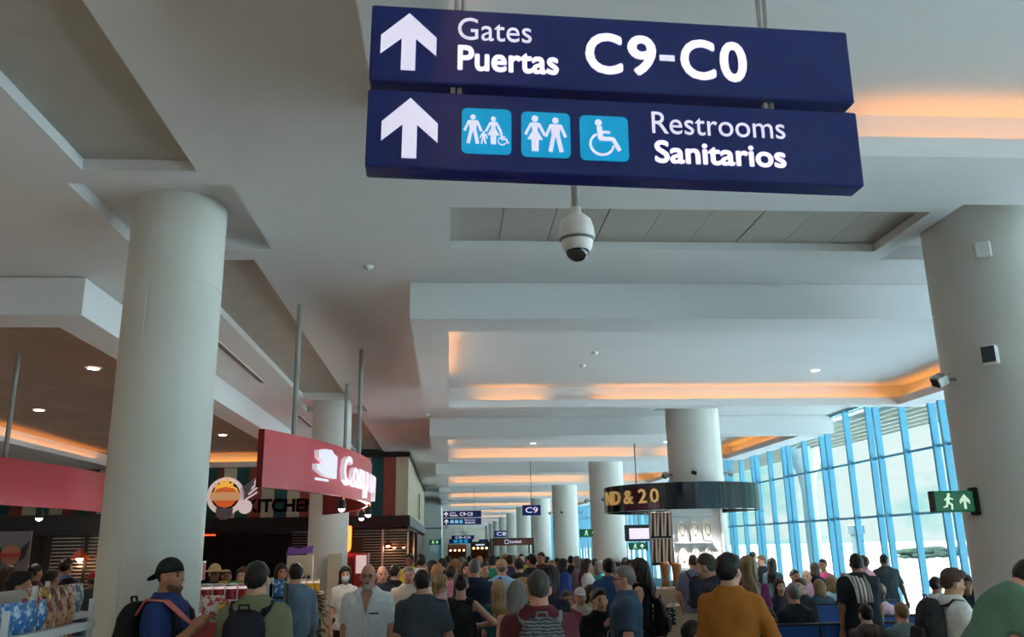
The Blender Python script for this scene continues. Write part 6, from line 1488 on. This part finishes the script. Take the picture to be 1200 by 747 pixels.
# ============================================================ blue waiting benches
M_SEAT = mat('seat_blue', (32, 76, 146), 0.5, var=.2, vscale=8); M_SEATEDGE = mat('seat_edge', (16, 22, 36), .5)
def bench(n, label, loc, rz):
    o = thing('waiting_bench', label, 'bench', loc, rz, 'blue waiting benches'); w = .555
    MB().box(-n * w / 2, n * w / 2, -.03, .03, .30, .36).build('beam', M_DARK, o)
    for i in range(n):
        x = -n * w / 2 + w * (i + .5)
        b = MB().bbox(-.25, .25, -.035, .0, 0, .50, .012).build('backrest', M_SEAT, o, (x, -.22, .40), (.17, 0, 0))
        MB().box(-.262, .262, -.04, .004, .49, .515).build('back_rim', M_SEATEDGE, b)
        MB().bbox(-.25, .25, -.22, .25, .40, .45, .02).build('seat', M_SEAT, o, (x, 0, 0))
    for i in range(n + 1):
        x = -n * w / 2 + w * i
        MB().tube([(x, -.22, .50), (x, -.18, .64), (x, .14, .64), (x, .18, .44)], .016, 6).build('armrest', M_DARK, o)
        MB().box(x - .012, x + .012, -.31, -.235, .40, .90).build('back_spine', M_SEATEDGE, o, None, None)
    for s_ in (-1, 1):
        MB().tube([(s_ * n * w * .36, -.28, .02), (s_ * n * w * .36, 0, .31), (s_ * n * w * .36, .28, .02)], .02, 8).build('leg', M_STEEL, o)
    return o
bench(4, 'long blue bench nearest the viewer with two boys sitting in it', (3.92, 8.95, 0), 0)
bench(4, 'blue bench in the second row with the grey-haired man', (4.35, 10.6, 0), 0)
bench(3, 'blue bench by the windows with two fair-haired sitters', (6.3, 14.05, 0), 0)
bench(2, 'short blue bench catching daylight behind the two boys', (5.72, 11.45, 0), 0.0)
bench(2, 'single pair of blue seats left of the mustard sweater', (1.92, 7.30, 0), math.radians(8))
bench(3, 'bench under the waiting group in mid hall', (1.65, 10.4, 0), PI)
bench(4, 'bench under the red jacket group in mid hall', (1.5, 11.6, 0), PI)
bench(3, 'bench facing the viewer beyond the second blue row', (5.1, 12.9, 0), PI)
bench(3, 'bench at the windows with the lilac shirt', (6.3, 15.3, 0), PI)
bench(2, 'bench by the windows with the white shirt man', (6.95, 12.0, 0), 0)
bench(2, 'blue bench holding the woman with long dark hair', (3.08, 7.62, 0), PI)

# ============================================================ far end of the hall
pb = thing('service_block', 'pale service block with bright doorway past the restaurant', 'block', (0, 0, 0))
MB().box(-9, -.42, 54, 70, 0, 4.7).build('wall', mat('block_white', (206, 208, 206), .7), pb)
MB().box(-1.1, -.46, 53.96, 54, 0.05, 2.35).build('doorway', mat('door_pale', (196, 214, 218), .4), pb)
MB().box(-.5, -.38, 53.9, 54.0, 0, 2.4).build('door_frame', M_MULL, pb)
MB().box(-9, -.38, 53.93, 54, 2.9, 3.0).build('ledge', M_GREY, pb)
bk = thing('brown_shop', 'far shop booth with brown fascia and white lettering in mid hall', 'shop', (3.24, 44.0, 0))
MB().box(-1.05, 1.05, 0, .12, 1.85, 2.20).build('fascia', mat('fascia_brown', (108, 62, 46), .5), bk)
MB().prism(rrect(-.42, -.2, 1.93, 2.13, .03), -.012, 0).build('logo_plate', M_SIGNWHITE, bk); MB().prism(rrect(-.39, -.23, 1.96, 2.10, .02), -.018, -.012).build('logo_inset', mat('fascia_brown', (108, 62, 46), .5), bk)
for q in range(7): MB().box(-.14 + q * .085, -.09 + q * .085, -.012, 0, 1.96, 2.09 if q % 3 == 0 else 2.06).build('letter_stroke', M_SIGNWHITE, bk)
for x in (-1.05, .97): MB().box(x, x + .08, 0, .1, 0, 1.85).build('post', M_DARK, bk)
for x in (-1.05, .97): MB().box(x, x + .08, 2.2, 2.3, 0, 2.2).build('post', M_DARK, bk)
for z in (.5, 1.0, 1.4): MB().box(-1, 1, 1.2, 1.6, z, z + .03).build('shelf', M_WHITE, bk)
MB().box(-1.05, 1.05, 0, 2.3, 2.15, 2.2).build('roof', M_DARK, bk)
for i in range(14):
    MB().box(-.05, .05, 0, .12, 0, .26).build('goods', [M_TUB, M_ORB, M_SIGNCYAN, M_WHITE, M_BROWN][i % 5], bk, (-.9 + (i % 7) * .3, 1.3, .53 + .5 * (i // 7)))
for i, (x0, x1, y, c, lab, txt_, z1) in enumerate(((.0, 1.9, 92, (150, 84, 50), 'farthest shop with warm orange lights at the end of the hall', '', 2.0), (2.2, 3.9, 84, (30, 30, 32), 'far shop with a black fascia deep in the hall', 'SHOP', 2.2))):
    o = thing('far_shop', lab, 'shop', ((x0 + x1) / 2, y, 0)); w = x1 - x0
    MB().box(-w / 2, w / 2, 0, .15, z1 - .45, z1).build('fascia', mat('far_fascia_%d' % i, c, .5), o)
    if txt_: MB().box(-.4, .4, -.012, 0, z1 - .3, z1 - .18).build('sign_strip', M_SIGNWHITE, o)
    MB().box(-w / 2, w / 2, 2.5, 2.6, 0, z1).build('back_wall', M_BROWN, o)
    for x in (-w / 2, w / 2 - .1): MB().box(x, x + .1, 0, 2.5, 0, z1).build('side_wall', M_BROWN, o)
    MB().box(-w / 2, w / 2, 0, 2.6, z1, z1 + .05).build('roof', M_DARK, o)
    for q in range(4): MB().ball((-w * .36 + q * w * .24, .3, z1 - .55), .09, 10, 6).build('lamp', mat('far_lamp', (255, 200, 140), .5, emit=(255, 190, 120), estr=6), o)

# ============================================================ outside: trees, tower, service vehicle
M_TREE = [mat('tree_a', (36, 52, 40), .9, var=.5, vscale=.4), mat('tree_b', (30, 46, 38), .9, var=.5, vscale=.4)]
rt = random.Random(3)
def tree(x, y, h, w, label):
    o = thing('tree', label, 'tree', (x, y, -5), group='trees beyond the apron')
    MB().tube([(0, 0, 0), (.1, 0, h * .5)], [.3, .2], 6).build('trunk', M_BROWN, o)
    mb = MB()
    for i in range(9):
        a = rt.uniform(0, 2 * PI); r = rt.uniform(0, w * .32); s = rt.uniform(.24, .38)
        mb.ball((r * math.cos(a), r * math.sin(a), h * rt.uniform(.18, .70)), (w * s, w * s, h * s * .62), 8, 6)
    mb.build('crown', M_TREE[rt.randrange(2)], o)
n = 0
for i in range(24):
    t_ = i / 23; px = 0.535 + t_ * .17
    d = 300 + rt.uniform(-15, 15)
    n += 1
    tree(px * d, d, rt.uniform(3.2, 4.6), rt.uniform(8, 12), 'rounded green tree in the line beyond the apron, %d%s from the left' % (n, {1: 'st', 2: 'nd', 3: 'rd', 21: 'st', 22: 'nd', 23: 'rd'}.get(n, 'th')))
tb_ = thing('control_tower', 'grey tower block standing far beyond the apron', 'tower', (0.478 * 380, 380, -5))
MB().box(-2, 2, -2, 2, 0, 9.0).build('shaft', mat('tower_grey', (64, 76, 80), .7), tb_); MB().box(-2.6, 2.6, -2.6, 2.6, 9.0, 12.6).build('cab', mat('tower_cab', (56, 68, 74), .5), tb_); MB().box(-2.3, 2.3, -2.3, 2.3, 12.6, 13.0).build('roof', M_WHITE, tb_)
hg = thing('hangar', 'low pale green building on the horizon left of the tower', 'building', (.435 * 340, 340, -5))
MB().box(-16, 12, 0, 20, 0, 4.2).build('wall', mat('hangar_green', (164, 200, 190), .8), hg); MB().prism([(-16.5, 4.2), (12.5, 4.2), (-2, 5.2)], -.5, 20.5).build('roof', mat('hangar_roof', (180, 206, 200), .7), hg)
# flared white mast of the canopy outside
for i, y in enumerate((26.8, 49.0)):
    ma = thing('canopy_mast', 'flared white mast holding the outside canopy, %s one' % ['near', 'far'][i], 'mast', (FX + 2.2, y, -5))
    MB().lathe([(.22, 0), (.22, 8.3), (.28, 8.8), (.5, 9.35), (.9, 9.7)], (0, 0, 0), 24).build('shaft', mat('mast_white', (196, 220, 226), .5), ma)
    MB().lathe([(.3, 0), (.3, .4), (.22, .45)], (0, 0, 0), 24).build('foot', M_GREY, ma)
